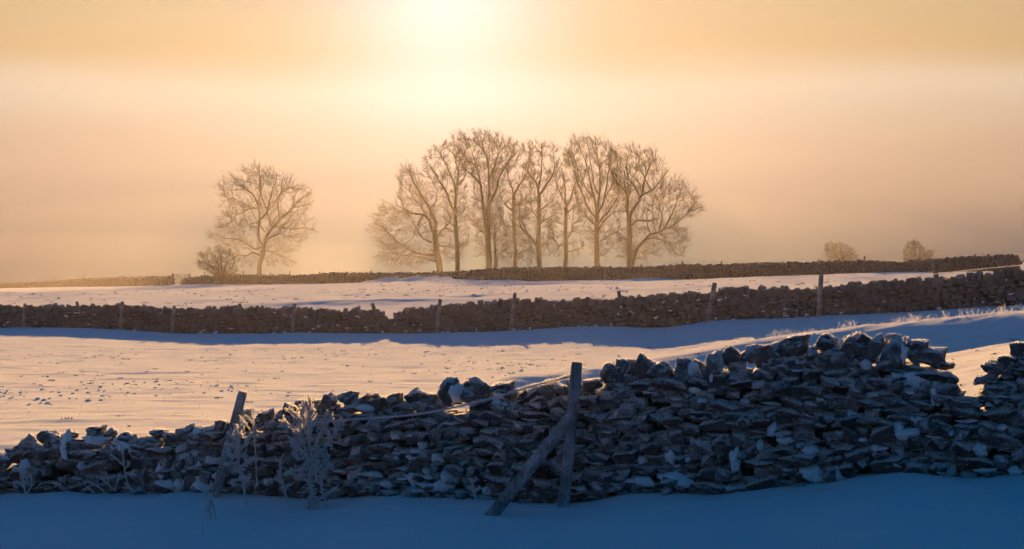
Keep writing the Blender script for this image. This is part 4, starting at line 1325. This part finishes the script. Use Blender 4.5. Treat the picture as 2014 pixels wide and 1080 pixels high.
tree('bare_tree', 'straight tree in the middle of the clump right of the thin short tree', 'tree', GRP, CA, 342, [
    ([(1050, 980), (1055, 880), (1045, 760), (1045, 600), (1048, 480)], 15, 11),
    ([(1048, 480), (1075, 430), (1120, 370), (1150, 300), (1150, 220)], 9, 2), ([(1048, 490), (1030, 420), (1010, 350), (1000, 290)], 6, 2),
    ([(1045, 590), (1000, 560), (960, 500), (950, 420)], 6, 2), ([(1046, 560), (1100, 530), (1150, 480)], 5, 2), ([(1054, 880), (1110, 860), (1170, 820)], 6, 2), ([(1045, 700), (980, 680), (930, 620)], 4, 2), ([(1046, 640), (1100, 660), (1150, 760), (1190, 790)], 6, 2)],
    [(960, 420), (1000, 290), (1040, 180), (1100, 130), (1180, 130), (1200, 250), (1190, 400), (1180, 560), (1150, 700), (1180, 850), (1110, 940), (990, 960), (960, 850), (1000, 720), (940, 600)],
    6, dens=.9)
tree('bare_tree', 'tree in the middle of the clump with one heavy limb crossing low to the left', 'tree', GRP, CB, 336, [
    ([(70, 965), (68, 880), (68, 780), (70, 640), (68, 490)], 19, 13),
    ([(68, 490), (60, 420), (20, 370), (-10, 300), (10, 220)], 9, 2), ([(68, 490), (110, 420), (150, 370), (170, 300), (160, 220)], 9, 2),
    ([(66, 840), (0, 760), (-60, 700), (-70, 620), (-60, 560)], 11, 3), ([(-60, 700), (-120, 640), (-140, 600)], 6, 2), ([(70, 680), (130, 640), (180, 610)], 5, 2), ([(70, 590), (110, 560), (170, 510)], 5, 2),
    ([(68, 830), (120, 790), (140, 740)], 6, 2), ([(66, 440), (80, 340), (90, 240), (85, 160)], 7, 2), ([(68, 640), (20, 590), (-20, 560)], 5, 2)],
    [(-100, 560), (-40, 440), (-40, 300), (-10, 180), (40, 125), (120, 130), (190, 170), (200, 280), (180, 400), (200, 500), (190, 620), (170, 760), (150, 880), (20, 930), (-80, 930), (-60, 800), (-140, 700)],
    7, dens=1.05)
tree('bare_tree', 'slim tree of the clump with a bent low branch hanging on its left side', 'tree', GRP, CB, 348, [
    ([(245, 960), (245, 860), (245, 720), (248, 560)], 17, 11),
    ([(248, 560), (220, 500), (190, 440), (180, 380)], 6, 2), ([(250, 560), (280, 500), (300, 420), (330, 360), (320, 290)], 8, 2), ([(248, 550), (240, 450), (230, 380), (220, 300)], 7, 2),
    ([(243, 800), (200, 820), (170, 780), (150, 700), (130, 650)], 6, 2), ([(248, 780), (285, 730), (295, 680), (340, 660)], 6, 2), ([(247, 860), (320, 850), (370, 820)], 4, 2), ([(248, 610), (300, 570), (350, 560)], 4, 2)],
    [(180, 230), (260, 200), (340, 250), (360, 400), (350, 560), (380, 700), (360, 860), (300, 930), (190, 930), (130, 830), (120, 650), (180, 560), (170, 400)],
    8, dens=.8)
tree('bare_tree', 'bushy tree of the clump with dense upswept branches, second from the right', 'tree', GRP, CB, 340, [
    ([(452, 965), (450, 860), (448, 740), (452, 600)], 20, 14),
    ([(450, 640), (400, 580), (370, 500), (330, 420), (300, 300), (260, 180)], 8, 2), ([(452, 600), (430, 500), (400, 400), (370, 280), (330, 170)], 9, 2), ([(453, 600), (460, 480), (465, 360), (450, 250), (430, 140)], 9, 2),
    ([(453, 620), (490, 520), (500, 420), (520, 300), (540, 180)], 8, 2), ([(451, 680), (520, 590), (570, 520), (620, 440)], 8, 2), ([(450, 740), (500, 660), (560, 600), (640, 590)], 7, 2), ([(450, 800), (510, 770), (560, 740), (600, 720)], 5, 2),
    ([(451, 900), (520, 870), (560, 820)], 4, 2), ([(449, 700), (400, 640), (350, 590)], 6, 2), ([(430, 500), (390, 460), (340, 340), (300, 250)], 5, 2), ([(462, 480), (430, 400), (400, 250), (380, 150)], 5, 2), ([(490, 520), (540, 430), (580, 320), (590, 240)], 5, 2)],
    [(230, 170), (310, 100), (430, 100), (540, 150), (600, 230), (620, 400), (640, 580), (600, 700), (570, 820), (500, 910), (420, 900), (400, 780), (340, 640), (300, 480), (250, 320)],
    9, dens=1.25, up=.55)
tree('bare_tree', 'rightmost tree of the clump with a great low limb reaching right', 'tree', GRP, CB, 334, [
    ([(672, 970), (668, 880), (668, 760), (664, 640)], 22, 17),
    ([(664, 640), (658, 560), (665, 490), (630, 440), (580, 390), (550, 340), (540, 280), (530, 220)], 14, 2),
    ([(668, 640), (690, 580), (735, 520), (740, 490), (800, 460), (840, 420), (880, 370), (910, 330)], 14, 2),
    ([(735, 510), (700, 440), (650, 380), (640, 300), (660, 220)], 8, 2), ([(742, 500), (745, 430), (770, 350), (800, 270), (810, 210)], 8, 2),
    ([(672, 690), (720, 655), (770, 655), (815, 650), (815, 600), (760, 560), (765, 500)], 8, 2),
    ([(690, 968), (692, 900), (705, 850), (760, 780), (800, 740), (880, 715), (920, 660), (950, 600), (980, 520), (1000, 440)], 15, 2),
    ([(880, 715), (940, 690), (1010, 640), (1080, 590), (1150, 560)], 7, 2), ([(800, 740), (780, 680), (775, 620)], 6, 2), ([(860, 722), (880, 640), (860, 560), (880, 500)], 7, 2), ([(760, 790), (840, 770), (920, 800), (980, 870), (1040, 890)], 6, 2),
    ([(668, 780), (610, 770), (580, 750)], 7, 2), ([(668, 860), (620, 890), (570, 900)], 4, 2), ([(800, 460), (760, 400), (720, 300), (720, 220)], 6, 2)],
    [(530, 200), (620, 170), (740, 180), (840, 200), (900, 280), (930, 370), (1010, 390), (1070, 450), (1150, 540), (1150, 600), (1060, 640), (1000, 680), (1040, 740), (1060, 880), (900, 880), (820, 900), (720, 920), (600, 900), (560, 760), (650, 700), (640, 560), (540, 380)],
    10, dens=1.35)


def bush(label, crop, d, basept, env, nstem, seed, dens, rmin=.016):
    ox, oy, s = crop
    g = random.Random(seed)
    # stems fan out of one base
    limbs = []
    ex = [q[0] for q in env]; ey = [q[1] for q in env]
    for k in range(nstem):
        e = env[k % len(env)]
        f = g.uniform(.55, .9)
        tx = basept[0] + (e[0] - basept[0]) * f; ty = basept[1] + (e[1] - basept[1]) * f
        mx = basept[0] + (tx - basept[0]) * .45; my = basept[1] + (ty - basept[1]) * .6
        limbs.append(([basept, (mx, my), (tx, ty)], 7, 2))
    return tree('bush', label, 'bush', 'bushes beyond the far wall', crop, d, limbs, env, seed, dens=dens, levels=(40, 260, 900), ntwig=3200, rmin=rmin, twig_r=rmin * .8, up=.15)


bush('dense dark bush beside the gate at the left foot of the lone tree', CL, 259, (375, 960), [(175, 830), (235, 815), (185, 770), (265, 775), (265, 712), (320, 760), (345, 705), (390, 755), (425, 730), (450, 790), (515, 815), (470, 850), (490, 905), (410, 945), (340, 940), (250, 890), (205, 880)], 22, 31, 1.15, .022)
bush('rounded windswept bush behind the far wall, left of two on the right', CR, 325, (610, 312), [(480, 235), (482, 170), (520, 150), (600, 150), (640, 160), (700, 210), (735, 255), (700, 290), (620, 300), (510, 290)], 14, 32, 1.5)
bush('pointed windswept bush behind the far wall, right of two on the right', CR, 325, (1185, 312), [(1082, 275), (1085, 220), (1125, 150), (1170, 125), (1220, 170), (1250, 215), (1325, 200), (1320, 240), (1260, 290), (1170, 300)], 14, 33, 1.5)


# ------------------------------------------------------------------ frosted weeds by the near wall
def spikes(c, dv0, n_per, ln0, ln1, wd, jit=1.0):
    n = len(c) * n_per
    cc = np.repeat(c, n_per, 0)
    dv = rng.normal(0, 1, (n, 3)) * jit + np.array(dv0); dv /= np.linalg.norm(dv, axis=1, keepdims=True)
    sd = np.cross(dv, rng.normal(0, 1, (n, 3))); sd /= np.linalg.norm(sd, axis=1, keepdims=True)
    ln = rng.uniform(ln0, ln1, n)[:, None]
    return np.stack([cc - sd * wd, cc + sd * wd, cc + dv * ln], 1).reshape(-1, 3)


def weed(label, d, crop, stems, frost_r, seed, side=8, frost=1.0, name='frosted_weed', r=.0075, group='frosted weeds along the near wall'):
    g = np.random.default_rng(seed)
    ox, oy, s = crop
    Zp = lambda q: P(ox + q[0] / s, oy + q[1] / s, d)
    p0 = Zp(stems[0][0])
    org = np.array([p0[0], p0[1], g1(p0[0], p0[1]) - .02])
    T_ = empty(name, org, label, 'weed', group)
    fr = []
    for si, st in enumerate(stems):
        p3 = np.array([Zp(q) for q in st])
        p3[:, 1] += np.linspace(0, g.uniform(-.12, .12), len(p3)) + (0 if si == 0 else g.uniform(-.04, .04))
        c = catmull(p3, 8 + 4 * len(p3))
        L_ = np.linalg.norm(np.diff(c, axis=0), axis=1).sum()
        mb = MB(); rr = r * np.linspace(1.1, .5, len(c)); mb.tubes(c - org, rr, 5)
        cl = [c]
        # small side sprigs
        ns = int(side * 1.7 * L_ / .5)
        if ns:
            j = g.integers(len(c) // 4, len(c), ns)
            t = np.gradient(c, axis=0); t /= np.linalg.norm(t, axis=1, keepdims=True)
            dv = t[j] * .9 + g.normal(0, .65, (ns, 3)); dv /= np.linalg.norm(dv, axis=1, keepdims=True)
            ln = g.uniform(.025, .075, ns)[:, None]
            sp3 = np.stack([c[j], c[j] + dv * ln * .5, c[j] + dv * ln + np.array([0, 0, .2]) * ln], 1)
            mb.tubes(sp3 - org, np.tile(np.array([r * .5, r * .45, r * .35]), (ns, 1)), 4)
            cl.append(sp3.reshape(-1, 3)); cl.append(((sp3[:, 0] + sp3[:, 1]) / 2)); cl.append(((sp3[:, 1] + sp3[:, 2]) / 2))
        link('stem', mb.mesh('stem', True), M_FROST, T_)
        cc = np.concatenate(cl)
        # densify
        dense = np.concatenate([cc] + [c[:-1] * (1 - f) + c[1:] * f for f in (.25, .5, .75)])
        fr.append(spikes(dense + g.normal(0, .003, dense.shape), (0, 0, .2), int(14 * frost), .006, frost_r * 1.2, .0042))
    V = np.concatenate(fr) - org
    link('rime_frost', mesh_np('rime_frost', V, [np.arange(len(V)).reshape(-1, 3)]), M_FROST, T_, kind='stuff')
    return T_


CW = (380, 740, 3.2735)
d0 = float(W1D(600)) - .55
weed('large branching weed thick with white rime, in front of the near wall', d0, CW, [
    [(808, 888), (790, 800), (755, 720), (745, 640), (760, 560), (745, 430), (735, 330), (738, 240), (745, 165)],
    [(870, 882), (850, 800), (825, 720), (830, 640), (850, 560), (800, 470)], [(745, 860), (760, 780), (750, 700), (742, 640)],
    [(760, 560), (720, 470), (685, 400), (650, 345), (600, 315), (575, 305)], [(715, 440), (690, 380), (680, 300), (650, 250), (615, 228)], [(690, 380), (690, 300), (690, 230), (720, 185)],
    [(745, 400), (715, 320), (705, 250), (700, 200)], [(750, 400), (770, 320), (790, 275)], [(740, 320), (760, 250), (775, 225)], [(740, 280), (735, 220), (715, 180)],
    [(765, 480), (800, 410), (830, 350), (855, 290), (890, 272)], [(855, 300), (855, 250)], [(800, 500), (850, 460), (890, 400), (925, 350), (955, 310)], [(925, 350), (918, 290)], [(890, 400), (880, 375)],
    [(750, 590), (690, 600), (640, 610), (605, 625)], [(745, 540), (700, 480), (650, 470)], [(740, 500), (690, 530), (660, 500)], [(800, 600), (850, 545), (860, 520)], [(835, 640), (855, 600), (850, 560)],
    [(850, 760), (880, 745), (915, 715)], [(760, 780), (745, 830), (735, 855)], [(830, 780), (800, 800), (775, 830)], [(800, 680), (790, 620), (800, 560)], [(700, 500), (670, 440), (640, 400)], [(780, 540), (720, 560), (700, 620)], [(750, 600), (800, 540), (780, 480)]],
    .019, 41, side=19, frost=1.2)
weed('smaller rime covered weed just right of the leaning near post', d0 + .1, CW, [
    [(348, 838), (325, 730), (310, 650), (290, 560), (285, 470), (275, 400), (268, 330)], [(285, 470), (300, 390), (310, 330), (330, 325)], [(290, 480), (330, 450), (355, 400), (370, 385)], [(275, 460), (245, 450), (230, 440)], [(270, 400), (245, 370)],
    [(295, 590), (340, 560), (385, 530)], [(290, 560), (240, 560), (215, 570)], [(300, 620), (260, 600)], [(285, 520), (330, 520)], [(310, 660), (270, 670), (265, 690)], [(290, 520), (250, 500)], [(320, 700), (360, 650)]],
    .02, 42, side=18, frost=1.2)
weed('tall thin dead stalk against the near wall between the two rimed weeds', d0 + .38, CW, [
    [(412, 705), (405, 600), (400, 480), (390, 400), (385, 320), (385, 250), (370, 210)], [(388, 380), (340, 300), (315, 265)], [(392, 400), (405, 350)], [(386, 300), (340, 250), (325, 285)]], .012, 43, side=5, frost=.7, r=.005)
weed('short upright frosted stalk left of the large rimed weed', d0 + .25, CW, [
    [(598, 805), (595, 750), (580, 690), (568, 620), (565, 545)], [(590, 730), (620, 695)], [(580, 680), (560, 665)]], .016, 44, side=14, frost=1.0)
weed('small drooping frosted seed head in the snow in front of the leaning post', d0 - .5, CW, [
    [(150, 950), (140, 890), (125, 830), (105, 790)], [(125, 940), (115, 870), (100, 800)], [(120, 830), (85, 870)]], .014, 45, side=16, frost=.7)
weed('single bare twig poking from the foreground snow', d0 - 1.2, CW, [[(60, 1025), (55, 980), (48, 935)]], .008, 46, side=3, frost=.5)
C1 = (0, 640, 2.454)
dL = float(W1D(100)) - .35
weed('curled frosted stems at the left end of the near wall', dL, C1, [
    [(125, 820), (110, 770), (85, 700), (70, 690)], [(130, 815), (150, 770), (140, 735), (115, 745)], [(115, 780), (90, 755), (65, 760)], [(118, 790), (105, 720), (100, 650)]], .012, 47, side=7, frost=.8, r=.005)
weed('spreading frosted twigs against the left part of the near wall', dL - .05, C1, [
    [(640, 800), (610, 740), (597, 650), (590, 590), (570, 570)], [(600, 680), (560, 650), (525, 630)], [(600, 700), (625, 660)], [(550, 795), (575, 740), (580, 710)], [(560, 800), (520, 770), (485, 735)], [(500, 800), (465, 770), (425, 750)], [(600, 760), (640, 790)], [(450, 810), (425, 780)]], .012, 48, side=6, frost=.8, r=.005)
weed('single straight frosted stalk left of the leaning near post', dL, C1, [[(690, 805), (690, 740), (692, 680), (690, 630)], [(692, 710), (705, 680)]], .009, 49, side=4, frost=.6, r=.0045)
weed('small frosted sprig at the foot of the brace', float(W1D(930)) - .3, (900, 690, 3.176), [[(115, 935), (105, 890), (90, 840), (95, 815)], [(105, 890), (75, 850)], [(100, 880), (125, 860)]], .016, 50, side=16, frost=1.1)

# ------------------------------------------------------------------ grass
def frosted_grass():
    R = np.random.default_rng(77)
    mb = MB(); fr = []
    sites = []

    def clump(px, d, n, h):
        X = (px - CX) / F * d
        h *= .55
        for _ in range(n):
            x = X + R.normal(0, .12); y = d + R.normal(0, .15)
            sites.append((x, y, h * R.uniform(.5, 1.1)))
    for _ in range(90):                       # along the shadow edge of the middle wall
        px = R.uniform(0, 1500); clump(px, 63 - max(0, px - 1400) / 614 * 13 + R.normal(0, 1.6), R.integers(1, 4), R.uniform(.15, .42))
    for _ in range(60):                        # along the bank crest
        px = R.uniform(1420, 2030); clump(px, float(BANK_D(px)) + R.normal(.3, .5), R.integers(2, 6), R.uniform(.10, .36))
    for px in (1535, 1545, 1660, 1668, 1760, 1790, 1798, 1808, 1860, 1902, 1965, 1972): clump(px, float(BANK_D(px)) + .1, 7, .42)
    for _ in range(420):                       # loose stems over the field
        px = R.uniform(-20, 1700); d = R.uniform(23, 62); clump(px, d, 1, R.uniform(.08, .28))
    for px, d in ((30, 17.2), (70, 16.9), (210, 17.4), (330, 17.0), (500, 16.2), (530, 16.0), (690, 16.9), (760, 16.4), (830, 16.7), (1240, 15.2), (1270, 15.1), (1490, 14.9), (1640, 14.6), (1900, 14.2)):
        clump(px, d, R.integers(1, 4), .14)
    sites = np.array(sites)
    z = ground(sites[:, 0], sites[:, 1])
    n = len(sites)
    p0 = np.stack([sites[:, 0], sites[:, 1], z - .02], 1)
    h = sites[:, 2][:, None]
    ld = R.normal(0, .28, (n, 3)); ld[:, 2] = 1
    c = np.stack([p0, p0 + ld * h * .5, p0 + ld * h + np.stack([R.normal(0, .2, n), R.normal(0, .2, n), -np.abs(R.normal(0, .1, n))], 1) * h], 1)
    c4 = np.stack([catmull(q, 6) for q in c])
    r = np.tile(np.array([.003, .003, .003, .0035, .0045, .002]), (n, 1))
    mb.tubes(c4, r, 3)
    pts = c4[:, 1:].reshape(-1, 3)
    V = spikes(pts, (0, 0, .5), 2, .008, .02, .003)
    mb.add(V, tris=np.arange(len(V)).reshape(-1, 3))
    o = link('frosted_grass', mb.mesh('frosted_grass'), M_FROST, kind='stuff', label='frosted grass stems poking through the snow of the field')
    # dark tufts of turf breaking through the snow
    mb = MB()

    def tufts(n, d0_, d1, x0, x1, s0, s1):
        d = np.exp(R.uniform(math.log(d0_), math.log(d1), n)); px = R.uniform(x0, x1, n)
        X = (px - CX) / F * d
        keep = vnoise(X / 5, d / 7, 88) + R.normal(0, .2, n) > 0
        X, d = X[keep], d[keep]
        n = len(X)
        z = ground(X, d)
        for a in range(n):
            w = R.uniform(s0, s1)
            nb = R.integers(9, 16)
            ang = R.uniform(0, 2 * math.pi, nb); rad = w * np.sqrt(R.random(nb))
            b = np.stack([X[a] + np.cos(ang) * rad, d[a] + np.sin(ang) * rad * .6, np.full(nb, z[a] - .01)], 1)
            hh = R.uniform(.25, .55, nb)[:, None] * w
            tip = b + np.stack([R.normal(0, .8, nb), R.normal(0, .8, nb), np.ones(nb)], 1) * hh
            sd = np.stack([R.normal(0, 1, nb), R.normal(0, .5, nb), np.zeros(nb)], 1); sd /= np.linalg.norm(sd, axis=1, keepdims=True)
            V = np.stack([b - sd * w * .22, b + sd * w * .22, tip], 1).reshape(-1, 3)
            mb.add(V, tris=np.arange(len(V)).reshape(-1, 3))
    tufts(1100, 22, 64, -60, 2080, .03, .10)
    tufts(1100, 84, 200, -60, 2080, .06, .2)
    link('grass_tufts', mb.mesh('grass_tufts'), M_GRASS, kind='stuff', label='dark tufts of grass showing through the snow')
    # snow covered clods that show their shaded side
    mb = MB()

    def clods(n, d0_, d1, x0, x1, s0, s1):
        d = np.exp(R.uniform(math.log(d0_), math.log(d1), n)); px = R.uniform(x0, x1, n)
        X = (px - CX) / F * d
        keep = vnoise(X / 5, d / 9, 188) + .6 * vnoise(X / 1.2, d / 2, 189) + R.normal(0, .12, n) > .12
        X, d = X[keep], d[keep]; n = len(X)
        z = ground(X, d)
        k = 7
        a = np.arange(k) * 2 * math.pi / k
        for q in range(n):
            w = R.uniform(s0, s1) * (1 if R.random() < .8 else 1.7); h = w * R.uniform(.3, .6)
            rr = R.uniform(.7, 1.3, k)
            r0 = np.stack([X[q] + np.cos(a) * rr * w, d[q] + np.sin(a) * rr * w * .7, np.full(k, z[q] - .02)], 1)
            r1 = np.stack([X[q] + np.cos(a) * rr * w * .6, d[q] + np.sin(a) * rr * w * .4, z[q] + h * R.uniform(.5, 1, k)], 1)
            V = np.vstack([r0, r1, [[X[q], d[q], z[q] + h]]])
            i = np.arange(k); jn = (i + 1) % k
            mb.add(V, tris=np.stack([k + i, k + jn, np.full(k, 2 * k)], 1), quads=np.stack([i, jn, k + jn, k + i], 1))
    clods(3200, 22, 64, -60, 2080, .018, .05)
    clods(3600, 84, 200, -60, 2080, .04, .12)
    link('snow_clods', mb.mesh('snow_clods', True), M_SNOW, kind='stuff', label='small snow covered clods scattered over the fields')
    # rough grass on the drift
    mb = MB()
    n = 900
    cx = P(800, 550, 205)[0]
    X = cx + R.normal(0, 2.2, n); Y = 203 + R.normal(0, 1.2, n)
    z = ground(X, Y)
    p0 = np.stack([X, Y, z - .02], 1)
    tip = p0 + np.stack([R.normal(0, .12, n), R.normal(0, .12, n), R.uniform(.1, .3, n)], 1)
    sd = np.stack([np.ones(n), R.normal(0, .3, n), np.zeros(n)], 1) * .03
    V = np.stack([p0 - sd, p0 + sd, tip], 1).reshape(-1, 3)
    mb.add(V, tris=np.arange(len(V)).reshape(-1, 3))
    link('drift_grass', mb.mesh('drift_grass'), M_GRASS, kind='stuff', label='rough grass on the snow drift against the far wall')


frosted_grass()


# ------------------------------------------------------------------ haze
def haze():
    m = bpy.data.materials.new('haze')
    m.use_nodes = True
    nt = m.node_tree
    nt.nodes.clear()
    v = nt.nodes.new('ShaderNodeVolumePrincipled')
    v.inputs['Color'].default_value = HAZE_COLOR
    v.inputs['Density'].default_value = HAZE_DENSITY
    v.inputs['Anisotropy'].default_value = HAZE_ANISO
    out = nt.nodes.new('ShaderNodeOutputMaterial')
    nt.links.new(v.outputs[0], out.inputs['Volume'])
    x, y0, y1, z0, z1 = 420, -90, 480, -22.0, 33.0
    V = [(-x, y0, z0), (x, y0, z0), (x, y1, z0), (-x, y1, z0), (-x, y0, z1), (x, y0, z1), (x, y1, z1), (-x, y1, z1)]
    q = [(0, 3, 2, 1), (4, 5, 6, 7), (0, 1, 5, 4), (1, 2, 6, 5), (2, 3, 7, 6), (3, 0, 4, 7)]
    link('haze', mesh_np('haze', np.array(V, float), [np.array(q)]), m, kind='stuff', label='pale morning mist over the fields')


haze()


def mist(name, label, centre, radii, dens):
    m = bpy.data.materials.new('ground_mist')
    m.use_nodes = True
    nt = m.node_tree
    nt.nodes.clear()
    v = nt.nodes.new('ShaderNodeVolumePrincipled')
    v.inputs['Color'].default_value = HAZE_COLOR
    v.inputs['Density'].default_value = dens
    v.inputs['Anisotropy'].default_value = HAZE_ANISO
    out = nt.nodes.new('ShaderNodeOutputMaterial')
    nt.links.new(v.outputs[0], out.inputs['Volume'])
    bm = bmesh.new()
    bmesh.ops.create_icosphere(bm, subdivisions=4, radius=1.0)
    me = bpy.data.meshes.new(name); bm.to_mesh(me); bm.free()
    me.polygons.foreach_set('use_smooth', np.ones(len(me.polygons), bool))
    o = link(name, me, m, kind='stuff', label=label)
    o.location = centre; o.scale = radii


c = P(110, 552, 285)
mist('mist_bank', 'low bank of mist lying on the left end of the far field', c, (85, 95, 8.5), .00011)
c = P(850, 545, 292)
mist('mist_bank', 'low bank of mist around the feet of the far trees', c, (110, 50, 17.0), .00015)
